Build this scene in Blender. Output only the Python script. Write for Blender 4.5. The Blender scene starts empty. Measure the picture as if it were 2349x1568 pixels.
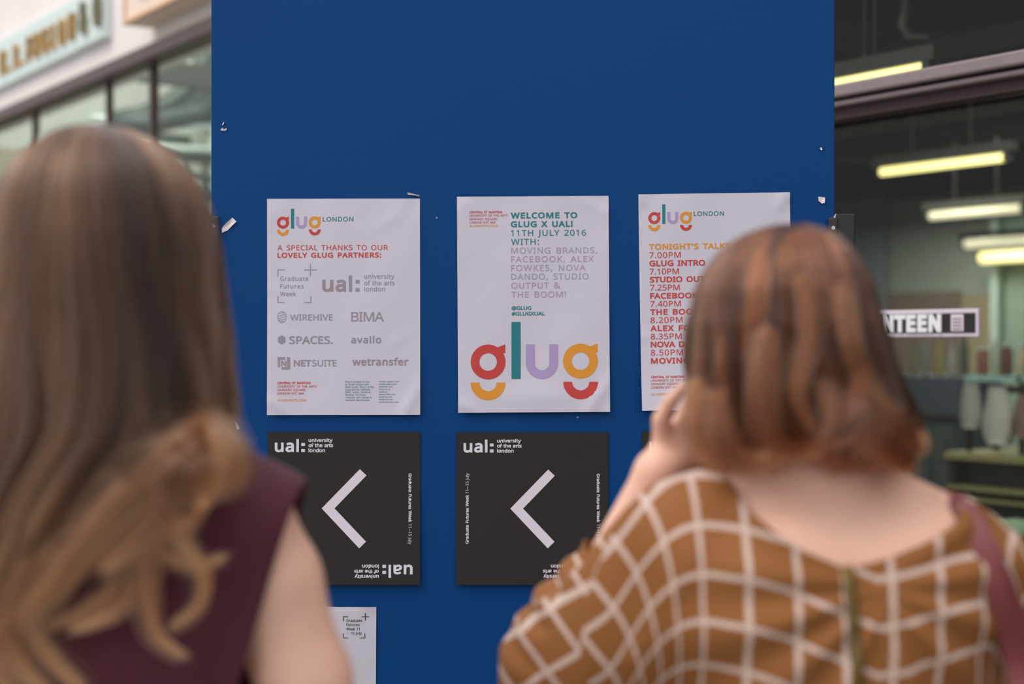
import bpy, math, random
import numpy as np
from mathutils import Vector, Matrix

S = bpy.context.scene
COL = S.collection
PI = math.pi

# ------------------------------------------------------------------ camera, world, light, exposure
F_PX, CX, CY, EYE = 3262.0, 1174.5, 784.0, 1.5
cam_d = bpy.data.cameras.new('camera')
cam_d.lens, cam_d.sensor_width = 50.0, 36.0
cam_d.clip_start, cam_d.clip_end = 0.05, 200
cam_d.dof.use_dof = True
cam_d.dof.focus_distance = 2.765
cam_d.dof.aperture_fstop = 2.1
cam = bpy.data.objects.new('camera', cam_d)
cam.location = (0, 0, EYE)
cam.rotation_euler = (PI / 2, 0, 0)
COL.objects.link(cam)
S.camera = cam

world = bpy.data.worlds.new('overcast')
S.world = world
world.use_nodes = True
nt = world.node_tree
nt.nodes.clear()
tc = nt.nodes.new('ShaderNodeTexCoord')
sep = nt.nodes.new('ShaderNodeSeparateXYZ')
ramp = nt.nodes.new('ShaderNodeValToRGB')
ramp.color_ramp.elements[0].position = 0.0
ramp.color_ramp.elements[0].color = (0.50, 0.50, 0.52, 1)
ramp.color_ramp.elements[1].position = 0.9
ramp.color_ramp.elements[1].color = (1.0, 0.985, 1.0, 1)
bg = nt.nodes.new('ShaderNodeBackground')
bg.inputs['Strength'].default_value = 1.45
wo = nt.nodes.new('ShaderNodeOutputWorld')
nt.links.new(tc.outputs['Generated'], sep.inputs[0])
nt.links.new(sep.outputs['Z'], ramp.inputs[0])
nt.links.new(ramp.outputs[0], bg.inputs['Color'])
nt.links.new(bg.outputs[0], wo.inputs['Surface'])

sun_d = bpy.data.lights.new('hazy_sun', 'SUN')
sun_d.energy = 1.6
sun_d.angle = math.radians(38)
sun_d.color = (1.0, 0.95, 0.92)
sun = bpy.data.objects.new('hazy_sun', sun_d)
sun.rotation_euler = Vector((0.78, 0.40, -1.15)).to_track_quat('-Z', 'Y').to_euler()
sun.location = (0, 0, 8)
COL.objects.link(sun)

S.view_settings.view_transform = 'Standard'
S.view_settings.look = 'None'
S.view_settings.gamma = 1
S.view_settings.use_curve_mapping = False
S.view_settings.exposure = 0.0
try:
    S.cycles.use_denoising = True
    S.cycles.max_bounces = 8
    S.cycles.transparent_max_bounces = 12
except Exception:
    pass

# ------------------------------------------------------------------ helpers
def lin(c):
    c = c / 255.0
    return c / 12.92 if c <= 0.04045 else ((c + 0.055) / 1.055) ** 2.4

def rgb(r, g, b):
    return (lin(r), lin(g), lin(b), 1)

MATS = {}
def mat(name, col, rough=0.6, spec=0.5, metal=0.0, noise=None, bump=None, sss=0.0, emit=None, sheen=0.0, coat=0.0):
    """noise=(scale, amount, (sx,sy,sz)), bump=(scale, strength, distance, (sx,sy,sz))"""
    if name in MATS:
        return MATS[name]
    m = bpy.data.materials.new(name)
    m.use_nodes = True
    n = m.node_tree.nodes
    l = m.node_tree.links
    p = n['Principled BSDF']
    p.inputs['Base Color'].default_value = col
    p.inputs['Roughness'].default_value = rough
    p.inputs['Specular IOR Level'].default_value = spec
    p.inputs['Metallic'].default_value = metal
    p.inputs['Sheen Weight'].default_value = sheen
    p.inputs['Coat Weight'].default_value = coat
    if sss:
        p.inputs['Subsurface Weight'].default_value = sss
        p.inputs['Subsurface Radius'].default_value = (0.012, 0.005, 0.003)
        p.inputs['Subsurface Scale'].default_value = 1.0
    if emit:
        p.inputs['Emission Color'].default_value = emit[0]
        p.inputs['Emission Strength'].default_value = emit[1]
    t = None
    def coords(sc):
        nonlocal t
        if t is None:
            t = n.new('ShaderNodeTexCoord')
        mp = n.new('ShaderNodeMapping')
        mp.inputs['Scale'].default_value = sc
        l.new(t.outputs['Object'], mp.inputs[0])
        return mp
    if noise:
        mp = coords(noise[2] if len(noise) > 2 else (1, 1, 1))
        nz = n.new('ShaderNodeTexNoise')
        nz.inputs['Scale'].default_value = noise[0]
        nz.inputs['Detail'].default_value = 5
        l.new(mp.outputs[0], nz.inputs['Vector'])
        hsv = n.new('ShaderNodeHueSaturation')
        hsv.inputs['Color'].default_value = col
        mr = n.new('ShaderNodeMapRange')
        mr.inputs['From Min'].default_value = 0.3
        mr.inputs['From Max'].default_value = 0.7
        mr.inputs['To Min'].default_value = 1 - noise[1]
        mr.inputs['To Max'].default_value = 1 + noise[1]
        l.new(nz.outputs['Fac'], mr.inputs['Value'])
        l.new(mr.outputs[0], hsv.inputs['Value'])
        l.new(hsv.outputs[0], p.inputs['Base Color'])
    if bump:
        mp = coords(bump[3] if len(bump) > 3 else (1, 1, 1))
        nz = n.new('ShaderNodeTexNoise')
        nz.inputs['Scale'].default_value = bump[0]
        nz.inputs['Detail'].default_value = 4
        l.new(mp.outputs[0], nz.inputs['Vector'])
        b = n.new('ShaderNodeBump')
        b.inputs['Strength'].default_value = bump[1]
        b.inputs['Distance'].default_value = bump[2]
        l.new(nz.outputs['Fac'], b.inputs['Height'])
        l.new(b.outputs[0], p.inputs['Normal'])
    MATS[name] = m
    return m

def tag(o, label=None, cat=None, group=None, kind=None):
    if label: o['label'] = label
    if cat: o['category'] = cat
    if group: o['group'] = group
    if kind: o['kind'] = kind
    return o

def link(name, me, m=None, parent=None, smooth=False):
    o = bpy.data.objects.new(name, me)
    COL.objects.link(o)
    if m is not None:
        me.materials.append(m)
    if parent is not None:
        o.parent = parent
        o.matrix_parent_inverse = Matrix.Identity(4)
    if smooth:
        me.polygons.foreach_set('use_smooth', [True] * len(me.polygons))
    return o

def empty(name, loc=(0, 0, 0), rot=(0, 0, 0)):
    o = bpy.data.objects.new(name, None)
    o.location = loc
    o.rotation_euler = rot
    o.empty_display_size = 0.1
    COL.objects.link(o)
    return o

class MB:
    """collects simple solids into one mesh"""
    def __init__(self):
        self.v, self.f = [], []
    def add(self, vs, fs):
        b = len(self.v)
        self.v += [tuple(v) for v in vs]
        self.f += [tuple(b + i for i in f) for f in fs]
        return self
    def box(self, lo, hi, tf=None, bev=0.0):
        x0, y0, z0 = lo
        x1, y1, z1 = hi
        if bev <= 0:
            vs = [(x, y, z) for z in (z0, z1) for y in (y0, y1) for x in (x0, x1)]
            fs = [(0, 2, 3, 1), (4, 5, 7, 6), (0, 1, 5, 4), (2, 6, 7, 3), (0, 4, 6, 2), (1, 3, 7, 5)]
        else:
            import bmesh
            bm = bmesh.new()
            bmesh.ops.create_cube(bm, size=1)
            for q in bm.verts:
                q.co = Vector(((x0 + x1) / 2 + q.co.x * (x1 - x0), (y0 + y1) / 2 + q.co.y * (y1 - y0), (z0 + z1) / 2 + q.co.z * (z1 - z0)))
            bmesh.ops.bevel(bm, geom=bm.edges[:], offset=bev, segments=2, affect='EDGES', profile=0.5)
            bm.verts.index_update()
            vs = [tuple(q.co) for q in bm.verts]
            fs = [tuple(q.index for q in f.verts) for f in bm.faces]
            bm.free()
        if tf:
            vs = [tf(*v) for v in vs]
        return self.add(vs, fs)
    def tube(self, pts, r, seg=10, tf=None):
        pts = [Vector(p) for p in pts]
        rs = r if isinstance(r, (list, tuple)) else [r] * len(pts)
        vs, fs = [], []
        up = None
        for i, p in enumerate(pts):
            d = (pts[min(i + 1, len(pts) - 1)] - pts[max(i - 1, 0)]).normalized()
            if up is None:
                up = d.orthogonal().normalized()
            a = (up - d * up.dot(d)).normalized()
            up = a
            b = d.cross(a)
            for k in range(seg):
                q = 2 * PI * k / seg
                vs.append(p + (a * math.cos(q) + b * math.sin(q)) * rs[i])
        for i in range(len(pts) - 1):
            for k in range(seg):
                k2 = (k + 1) % seg
                fs.append((i * seg + k, i * seg + k2, (i + 1) * seg + k2, (i + 1) * seg + k))
        fs.append(tuple(range(seg))[::-1])
        fs.append(tuple((len(pts) - 1) * seg + k for k in range(seg)))
        if tf:
            vs = [tf(*v) for v in vs]
        return self.add(vs, fs)
    def lathe(self, prof, seg=20, c=(0, 0, 0)):
        vs, fs = [], []
        for (r, z) in prof:
            for k in range(seg):
                q = 2 * PI * k / seg
                vs.append((c[0] + r * math.cos(q), c[1] + r * math.sin(q), c[2] + z))
        for i in range(len(prof) - 1):
            for k in range(seg):
                k2 = (k + 1) % seg
                fs.append((i * seg + k, i * seg + k2, (i + 1) * seg + k2, (i + 1) * seg + k))
        fs.append(tuple(range(seg))[::-1])
        fs.append(tuple((len(prof) - 1) * seg + k for k in range(seg)))
        return self.add(vs, fs)
    def mesh(self, name='mesh'):
        me = bpy.data.meshes.new(name)
        me.from_pydata(self.v, [], self.f)
        me.validate()
        me.update()
        return me
    def build(self, name, m=None, parent=None, smooth=False):
        return link(name, self.mesh(name), m, parent, smooth)

# ------------------------------------------------------------------ outline letters (polygons, 500 units to the em)
GLYPHS = {
 'A': (215, '0,0 94,241 121,241 214,0 183,0 154,74 59,74 31,0|69,101 145,101 118,174 115,183 110,198 107,210 101,189 96,174'),
 'B': (218, '33,0 33,240 101,240 129,238 151,234 169,226 182,215 190,200 192,180 191,167 187,155 180,145 171,137 160,131 146,127 146,126 156,124 165,121 174,117 181,112 188,106 193,99 197,90 199,80 200,68 198,48 190,31 178,18 161,8 141,2 117,0|63,138 107,138 126,139 140,142 149,148 156,155 160,165 161,177 159,189 155,198 147,205 136,210 121,213 102,214 63,214|63,26 111,26 130,27 145,31 155,38 162,47 167,58 168,71 166,82 162,92 155,101 144,107 129,111 109,112 63,112'),
 'C': (212, '131,-3 108,-2 87,3 70,12 55,23 42,38 33,55 26,74 22,96 20,120 22,143 26,165 34,184 44,201 57,216 73,228 91,236 112,241 136,243 160,242 182,237 202,229 190,203 165,213 156,215 146,216 135,217 111,214 91,205 75,191 62,171 55,148 52,120 55,92 62,69 73,49 89,35 110,26 135,23 165,26 192,33 192,6 165,-1'),
 'D': (245, '33,0 33,240 106,240 130,238 150,234 169,226 186,216 199,203 210,187 218,168 223,147 225,122 221,85 210,55 192,31 167,14 136,3 99,0|63,26 95,26 130,30 158,41 177,60 189,87 193,121 190,150 182,174 169,192 151,204 129,211 102,214 63,214'),
 'E': (187, '33,0 33,240 167,240 167,213 63,213 63,138 161,138 161,112 63,112 63,27 167,27 167,0'),
 'F': (174, '33,0 33,240 167,240 167,213 63,213 63,128 160,128 160,102 63,102 63,0'),
 'G': (244, '135,-3 112,-2 91,3 73,12 57,23 44,37 34,54 26,74 22,96 20,120 22,144 27,166 35,185 47,202 61,216 78,228 97,236 120,241 145,243 158,243 171,241 183,239 195,237 206,233 216,229 205,203 176,213 165,215 154,216 143,217 117,214 94,205 76,191 63,171 55,148 52,120 53,102 56,85 61,69 69,56 78,44 90,35 105,28 122,24 142,23 169,25 189,29 189,100 137,100 137,127 220,127 220,9 207,5 193,2 180,0 167,-2 152,-3'),
 'H': (249, '33,0 33,240 63,240 63,138 186,138 186,240 216,240 216,0 186,0 186,112 63,112 63,0'),
 'I': (114, '13,0 13,17 42,24 42,216 13,222 13,240 100,240 100,222 72,216 72,24 100,17 100,0'),
 'J': (92, '-1,-64 -15,-63 -26,-59 -26,-34 -15,-36 -2,-37 3,-37 9,-36 14,-34 19,-31 23,-27 26,-22 29,-16 30,-8 31,1 31,240 61,240 61,4 59,-17 54,-34 44,-47 31,-56 16,-62'),
 'K': (208, '33,0 33,240 63,240 63,122 83,144 104,167 169,240 204,240 109,135 208,0 172,0 87,115 63,93 63,0'),
 'L': (176, '33,0 33,240 63,240 63,27 168,27 168,0'),
 'M': (305, '33,0 33,240 77,240 151,43 152,43 228,240 272,240 272,0 242,0 242,147 243,182 244,210 243,210 163,0 138,0 59,210 58,210 60,182 60,145 60,0'),
 'N': (255, '33,0 33,240 67,240 195,41 197,41 196,57 195,81 194,104 194,240 223,240 223,0 187,0 59,199 58,199 60,170 60,134 60,0'),
 'O': (262, '131,-3 108,-2 87,4 69,12 54,24 42,38 33,55 26,75 22,97 20,121 22,144 26,166 33,185 42,202 54,216 69,228 87,237 108,242 132,243 154,242 174,237 192,228 207,217 219,202 229,185 236,166 240,144 242,120 240,96 236,75 229,55 219,38 207,24 192,12 174,4 154,-2|131,23 156,26 176,34 191,49 202,68 208,92 210,120 208,148 202,172 191,191 176,206 156,214 132,217 107,214 87,206 72,191 61,172 55,148 52,120 55,92 61,68 72,49 87,34 107,26'),
 'P': (203, '33,0 33,240 96,240 125,238 147,232 165,221 176,207 184,190 186,169 185,156 182,144 177,132 170,121 160,112 147,104 132,98 113,95 90,93 63,93 63,0|63,119 87,119 108,120 125,124 138,130 147,139 153,152 155,168 153,182 148,194 140,202 128,209 113,213 93,214 63,214'),
 'Q': (262, '186,-57 140,-3 135,-3 131,-3 108,-2 87,4 69,12 54,24 42,38 33,55 26,75 22,97 20,121 22,144 26,166 33,185 42,202 54,216 69,228 87,237 108,242 132,243 154,242 174,237 192,228 207,217 219,202 229,185 236,166 240,144 242,120 240,92 234,67 224,45 211,27 193,13 172,3 229,-57|131,23 156,26 176,34 191,49 202,68 208,92 210,120 208,148 202,172 191,191 176,206 156,214 132,217 107,214 87,206 72,191 61,172 55,148 52,120 55,92 61,68 72,49 87,34 107,26'),
 'R': (209, '33,0 33,240 99,240 126,238 148,232 165,223 177,210 184,193 186,172 185,160 183,149 179,140 174,132 168,125 161,119 154,115 146,111 138,107 204,0 169,0 110,99 63,99 63,0|63,125 99,125 116,126 131,130 141,136 149,145 153,156 155,170 153,184 149,196 141,204 130,209 115,212 97,214 63,214'),
 'S': (184, '83,-3 70,-3 57,-2 46,0 35,2 25,5 17,8 17,37 47,27 59,25 72,23 84,23 101,24 114,27 125,33 132,41 137,50 138,61 138,69 136,75 133,81 129,87 123,91 116,96 82,111 63,119 48,128 36,138 27,150 22,165 20,182 21,194 24,205 30,215 37,223 46,230 57,236 69,240 82,242 97,243 110,243 122,241 133,239 144,237 154,233 163,230 153,204 126,213 117,215 106,216 96,217 82,216 71,212 62,207 56,200 52,191 51,182 51,174 53,167 56,162 60,156 65,152 72,147 103,133 116,128 128,122 139,117 148,110 155,103 161,95 165,86 168,76 169,64 166,44 158,28 145,14 128,5 107,-1'),
 'T': (187, '78,0 78,213 3,213 3,240 183,240 183,213 108,213 108,0'),
 'U': (245, '122,-3 94,-1 71,7 54,21 41,39 33,60 30,85 30,240 60,240 60,84 62,66 67,51 76,39 88,30 104,25 123,23 143,25 159,31 170,40 179,53 183,68 185,85 185,240 215,240 215,85 214,69 210,54 205,40 197,27 187,17 174,8 159,2 142,-2'),
 'V': (201, '86,0 0,240 32,240 86,86 95,58 101,34 107,58 116,87 170,240 201,240 116,0'),
 'W': (312, '67,0 4,240 36,240 73,93 80,63 84,36 89,65 97,95 139,240 171,240 215,94 223,63 228,36 232,63 239,94 276,240 308,240 244,0 214,0 167,157 162,177 157,194 155,204 151,186 143,156 98,0'),
 'X': (197, '1,0 81,125 6,240 40,240 99,146 158,240 190,240 116,126 195,0 161,0 98,104 33,0'),
 'Y': (190, '80,0 80,92 0,240 33,240 95,122 157,240 190,240 110,93 110,0'),
 'a': (188, '72,-3 57,-2 43,2 32,10 23,20 17,33 15,50 18,67 25,80 37,92 53,100 75,105 102,107 132,108 132,119 131,133 128,143 123,150 115,155 106,158 95,159 86,159 77,157 68,155 44,145 35,168 44,172 53,175 63,178 74,181 85,183 97,183 117,181 133,177 145,169 154,157 159,142 161,123 161,0 140,0 134,26 133,26 125,17 116,9 108,4 98,0 86,-3|79,20 93,22 106,26 117,33 125,43 130,56 132,72 132,88 105,87 85,85 70,82 59,76 52,69 47,60 46,50 47,41 50,33 55,28 62,24 70,21'),
 'b': (207, '114,-3 101,-2 89,0 79,4 71,10 64,16 58,23 56,23 50,0 29,0 29,255 58,255 58,193 58,172 56,156 58,156 64,163 71,170 79,175 89,180 101,182 114,183 135,180 153,173 168,160 179,142 186,118 188,90 186,62 179,38 168,20 152,7 135,-1|109,21 124,23 136,29 146,39 152,53 156,70 157,90 156,115 150,134 140,148 126,156 109,158 92,157 79,151 69,142 63,129 59,112 58,91 58,90 59,69 63,52 69,39 78,29 92,23'),
 'c': (161, '101,-3 85,-2 71,1 58,6 47,14 37,24 29,37 23,52 20,69 18,89 20,110 23,128 30,143 38,156 48,166 60,174 73,179 87,182 103,183 129,180 150,174 141,149 122,155 102,157 83,155 68,147 58,133 51,114 49,89 50,69 55,53 62,39 72,30 85,24 100,22 110,22 119,24 126,25 147,33 147,6 127,-1'),
 'd': (207, '92,-3 71,-1 54,7 39,20 27,38 21,61 18,90 21,118 27,141 39,160 54,173 72,181 93,183 106,182 117,180 127,176 135,170 142,164 148,157 150,157 149,170 148,183 148,255 178,255 178,0 154,0 150,24 148,24 142,17 135,10 127,5 117,0 106,-2|97,21 114,23 128,28 137,37 144,49 147,65 149,84 149,89 148,110 144,127 138,141 128,151 115,157 97,159 82,157 70,150 61,140 54,126 50,109 49,89 50,69 54,52 61,39 70,29 82,23'),
 'e': (189, '105,-3 89,-2 74,1 60,7 48,15 38,25 29,38 23,53 20,70 18,89 20,107 23,124 28,139 36,152 45,163 56,172 69,178 83,182 98,183 113,182 126,179 138,173 148,166 157,156 163,145 168,132 171,118 172,102 172,84 49,84 51,66 56,50 65,38 76,29 90,24 106,22 117,22 128,23 137,25 164,34 164,8 137,-1 127,-2 117,-3|50,108 141,108 140,122 137,134 131,145 122,153 111,158 98,159 85,158 73,153 64,146 57,135 52,123'),
 'f': (116, '37,0 37,157 5,157 5,171 37,181 37,191 38,213 43,229 52,242 64,250 78,255 95,257 115,255 130,251 122,228 110,231 95,233 86,232 79,228 73,223 69,215 67,205 66,192 66,180 111,180 111,157 66,157 66,0'),
 'g': (207, '97,-81 73,-79 51,-76 33,-69 33,-42 52,-50 74,-55 99,-56 113,-55 126,-50 135,-42 143,-32 147,-20 149,-5 149,2 149,13 150,24 148,24 134,9 116,0 93,-3 71,-1 53,8 38,21 27,40 21,62 18,90 21,116 27,139 38,158 53,172 71,181 92,183 104,183 115,180 124,177 133,171 142,165 149,156 150,156 154,180 178,180 178,-3 176,-27 169,-46 158,-61 143,-72 123,-78|97,21 114,22 127,27 137,35 144,47 148,63 149,83 149,90 148,112 143,130 136,143 126,151 113,157 96,158 82,156 71,151 61,141 55,127 50,110 49,89 50,69 54,52 61,38 71,29 83,23'),
 'h': (208, '29,0 29,255 58,255 58,180 56,155 58,155 65,164 73,171 82,176 92,180 103,182 115,183 135,181 151,176 164,167 173,155 178,138 180,117 180,0 151,0 151,115 149,131 145,143 137,152 125,157 111,158 93,157 79,151 69,142 63,129 59,112 58,93 58,0'),
 'i': (87, '44,210 39,210 35,212 31,215 28,218 27,223 26,229 27,235 28,239 31,243 35,245 39,247 44,247 48,247 52,245 56,243 58,239 60,235 61,229 60,223 58,218 56,215 52,212 48,210|29,0 29,180 58,180 58,0'),
 'k': (179, '29,0 29,255 58,255 58,122 57,108 56,93 58,93 64,100 72,111 79,119 137,180 171,180 98,103 176,0 141,0 78,84 58,66 58,0'),
 'l': (87, '29,0 29,255 58,255 58,0'),
 'm': (314, '29,0 29,180 52,180 57,155 58,155 65,164 72,171 81,176 91,180 101,183 111,183 136,180 155,170 167,153 168,153 175,163 183,170 193,176 204,180 215,183 226,183 245,182 260,176 272,168 280,155 285,138 287,117 287,0 258,0 258,116 256,131 252,143 244,152 234,157 221,158 205,157 193,152 184,143 177,132 174,117 172,99 172,0 143,0 143,116 142,131 137,143 130,152 119,157 106,158 90,157 77,151 69,142 63,129 59,113 58,93 58,0'),
 'n': (208, '29,0 29,180 52,180 57,155 58,155 65,164 73,171 83,176 93,180 104,183 115,183 135,182 151,176 164,168 173,155 178,138 180,117 180,0 151,0 151,115 149,131 145,143 137,152 125,157 111,158 93,157 79,151 70,142 63,129 59,113 58,93 58,0'),
 'o': (203, '101,-3 86,-2 72,1 59,8 47,16 37,27 29,39 23,54 20,71 18,90 21,118 28,141 41,159 58,173 78,181 102,183 118,182 132,178 145,172 157,164 166,154 174,141 180,126 184,109 185,90 183,63 175,40 162,21 145,8 125,-1|102,21 118,23 132,29 142,40 149,54 153,71 154,90 153,110 149,127 142,140 132,150 118,156 101,158 85,156 71,150 61,140 55,127 50,110 49,90 50,71 55,54 62,40 72,29 85,23'),
 'p': (207, '29,-81 29,180 53,180 57,155 58,155 64,163 71,170 79,175 89,180 101,182 114,183 135,181 153,173 168,160 179,142 186,119 188,90 186,62 179,39 168,20 153,7 135,-1 114,-3 101,-2 89,0 79,5 71,10 64,16 58,23 56,23 57,8 58,-7 58,-81|109,21 120,22 129,25 137,30 143,37 148,45 152,55 155,66 157,78 157,91 156,110 152,126 146,140 136,150 124,156 109,158 92,157 79,152 70,143 64,131 60,115 58,96 58,90 59,70 63,53 69,39 78,29 92,23'),
 'r': (139, '29,0 29,180 53,180 56,147 57,147 64,156 71,165 80,173 90,179 101,182 112,183 123,183 134,181 130,154 120,156 110,156 101,156 93,153 85,149 77,143 71,136 65,128 61,118 59,108 58,96 58,0'),
 's': (161, '74,-3 62,-3 51,-2 41,0 33,2 25,5 17,8 17,35 43,25 54,22 64,21 75,20 88,21 99,24 107,28 113,33 116,39 117,47 117,51 116,55 113,59 110,63 106,66 100,70 73,82 43,95 35,100 29,106 24,111 20,118 18,126 17,136 19,150 25,161 36,171 49,178 66,182 85,183 95,183 106,182 115,180 142,171 132,148 108,156 100,158 91,159 83,159 71,159 62,157 55,153 50,149 46,144 45,137 46,133 47,128 50,125 53,121 58,118 64,115 92,103 121,90 128,85 134,80 139,74 143,67 145,59 146,50 144,34 137,20 126,10 112,3 94,-2'),
 't': (121, '84,-3 74,-3 66,-1 58,2 50,6 44,11 38,18 34,28 32,39 31,52 31,157 5,157 5,171 31,183 43,221 60,221 60,180 112,180 112,157 60,157 60,53 61,43 64,35 68,29 74,24 81,22 89,21 102,22 114,25 114,2 100,-2'),
 'u': (208, '92,-3 72,-2 56,4 43,12 34,25 28,41 27,62 27,180 56,180 56,64 58,49 63,37 71,28 82,23 96,21 114,23 128,29 138,38 144,51 148,67 149,86 149,180 179,180 179,0 155,0 150,24 149,24 143,15 134,8 125,3 114,0 103,-3'),
 'v': (171, '68,0 0,180 32,180 70,74 76,57 81,40 84,26 86,26 89,40 95,58 101,74 139,180 171,180 102,0'),
 'w': (264, '53,0 4,180 34,180 59,84 66,55 71,31 72,31 75,45 80,62 84,79 116,180 148,180 179,79 187,54 191,31 193,31 197,54 205,84 230,180 260,180 210,0 176,0 145,102 137,129 132,149 131,149 127,129 119,101 87,0'),
 'y': (171, '28,-81 14,-80 4,-78 4,-54 13,-56 24,-56 33,-55 41,-53 48,-48 54,-41 59,-34 63,-25 73,-1 0,180 32,180 71,78 80,52 86,29 87,29 94,51 103,78 139,180 171,180 94,-25 87,-41 79,-54 69,-65 58,-74 44,-79'),
 'z': (158, '13,0 13,19 110,157 19,157 19,180 142,180 142,158 47,23 145,23 145,0'),
 '0': (192, '96,-3 71,0 51,11 36,29 25,54 19,84 16,120 17,145 20,167 24,187 31,204 39,218 50,229 63,237 78,242 96,243 120,240 140,229 156,211 167,187 173,156 176,120 175,96 172,74 168,54 161,37 153,23 142,11 129,3 114,-2|96,22 112,25 125,33 134,46 141,65 144,90 146,120 144,150 141,175 134,194 125,207 112,216 96,218 79,216 67,207 57,194 51,175 47,150 46,120 47,90 51,65 57,46 67,33 79,25'),
 '1': (192, '90,0 90,168 91,191 92,209 82,200 71,190 45,170 30,189 95,240 119,240 119,0'),
 '2': (192, '16,0 16,25 79,88 109,120 117,130 123,139 128,148 132,157 134,167 135,178 133,190 129,200 123,208 114,213 104,217 92,218 81,217 71,215 62,212 53,207 44,202 35,195 19,215 29,222 39,229 51,235 64,239 78,242 92,243 113,241 131,236 145,226 156,213 163,198 165,179 164,167 161,155 157,144 151,133 144,123 136,112 103,78 53,28 53,27 175,27 175,0'),
 '3': (192, '81,-3 69,-3 57,-2 46,-1 35,2 25,5 15,10 15,37 25,33 36,29 48,26 59,23 70,22 81,21 101,23 116,27 128,34 136,44 140,55 142,69 140,82 134,93 124,101 111,107 95,110 75,111 52,111 52,136 75,136 93,138 108,142 120,149 129,158 134,169 135,182 134,192 130,201 124,209 115,214 104,217 92,218 79,218 68,216 58,213 31,198 16,218 26,225 36,231 48,236 61,240 76,242 91,243 114,241 133,236 147,226 157,214 164,200 166,184 164,169 160,156 152,145 142,137 130,130 116,126 116,125 133,121 148,115 159,107 167,96 171,83 173,68 172,55 169,42 163,31 156,21 146,13 133,6 118,1 101,-2'),
 '4': (192, '122,0 122,54 7,54 7,80 120,241 150,241 150,81 185,81 185,54 150,54 150,0|36,81 122,81 122,156 122,186 124,210 122,210 116,196 108,183'),
 '5': (192, '83,-3 71,-3 60,-2 49,0 38,3 29,6 21,10 21,38 30,33 40,29 51,26 62,24 73,22 84,22 100,23 114,27 126,34 135,44 141,57 143,74 141,88 136,100 128,110 117,117 102,121 83,122 61,121 42,117 27,127 36,240 156,240 156,213 61,213 55,143 71,146 92,147 115,145 135,139 151,129 163,115 171,97 173,77 170,53 162,34 149,18 131,6 109,-1'),
 '6': (192, '100,-3 85,-2 72,2 59,8 47,17 37,29 29,43 23,60 20,80 18,102 19,120 20,137 23,153 27,169 32,185 39,199 48,211 60,222 73,231 89,238 107,242 128,243 144,242 158,240 158,215 144,218 129,219 114,218 101,216 90,211 81,205 73,198 66,190 61,181 56,170 53,159 51,147 49,135 48,122 50,122 56,129 63,136 72,142 82,146 93,149 107,150 126,148 143,142 157,131 168,117 174,99 176,77 174,54 167,34 156,18 140,6 122,-1|100,21 113,23 124,28 134,35 141,46 146,60 147,77 146,91 142,103 135,113 126,121 115,125 101,127 91,126 81,124 73,120 66,116 60,110 55,104 51,97 49,90 48,83 49,73 51,64 54,54 59,45 64,37 71,31 79,26 89,23'),
 '7': (192, '46,0 144,213 15,213 15,240 176,240 176,217 78,0'),
 '8': (192, '97,-3 73,-1 53,4 37,14 26,26 19,42 16,61 17,72 20,81 23,90 28,97 35,104 42,110 49,116 58,121 66,125 55,132 45,141 36,150 30,160 26,172 24,186 25,198 28,208 34,217 41,225 49,231 59,236 70,240 83,242 96,243 115,241 133,237 147,228 159,217 165,203 168,186 167,176 165,168 161,161 157,154 151,147 145,142 122,127 149,111 156,105 163,98 168,90 172,82 174,73 175,62 173,43 166,27 154,14 138,4 119,-1|97,138 108,144 118,150 126,156 133,164 137,173 138,185 137,195 133,204 127,210 118,215 107,218 95,219 84,218 74,215 65,210 58,204 54,195 53,185 54,177 56,170 59,164 63,159 69,154 75,150|96,20 111,21 124,25 133,32 141,40 145,50 146,62 145,73 140,82 133,91 122,98 110,105 96,111 91,113 77,107 66,99 57,92 50,83 47,72 45,61 47,50 51,40 58,32 68,25 80,21'),
 '9': (192, '64,-3 49,-3 34,0 34,25 43,23 53,21 64,21 79,22 91,24 103,29 112,34 120,41 127,50 132,59 137,69 140,80 142,92 144,105 145,118 143,118 137,110 130,104 121,98 111,93 99,91 86,90 66,92 50,98 36,109 25,123 19,141 17,162 18,178 21,193 26,206 34,217 42,226 53,233 65,239 79,242 93,243 108,242 122,238 135,232 146,223 156,211 164,197 170,180 173,160 175,137 174,120 173,103 170,86 166,70 161,55 154,41 145,29 133,18 120,9 104,2 86,-2|92,113 102,114 112,116 120,119 127,124 133,130 138,136 142,143 144,150 145,157 144,166 142,176 139,185 135,194 129,202 122,209 114,214 104,217 93,218 80,217 69,212 59,204 52,194 47,180 46,163 47,148 51,136 57,126 66,119 78,114'),
 '.': (90, '45,-5 39,-4 35,-2 30,1 27,5 25,11 24,18 25,26 27,31 30,36 35,38 39,40 45,41 50,40 55,38 60,36 63,31 65,26 66,18 65,11 63,5 60,1 55,-2 50,-4'),
 ',': (90, '14,-43 23,-1 31,39 62,39 64,35 52,-4 36,-43'),
 ':': (90, '45,139 39,140 35,141 30,144 27,149 25,155 24,162 25,170 27,175 30,180 35,182 39,184 45,185 50,184 55,182 60,180 63,175 65,170 66,162 65,155 63,149 60,144 55,141 50,140|45,-5 39,-4 35,-2 30,1 27,5 25,11 24,18 25,26 27,31 30,36 35,38 39,40 45,41 50,40 55,38 60,36 63,31 65,26 66,18 65,11 63,5 60,1 55,-2 50,-4'),
 '!': (90, '36,67 27,240 63,240 55,67|45,-5 39,-4 35,-2 30,1 27,5 25,11 24,18 25,26 27,31 30,36 35,38 39,40 45,41 50,40 55,38 60,36 63,31 65,26 66,18 65,11 63,5 60,1 55,-2 50,-4'),
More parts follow.
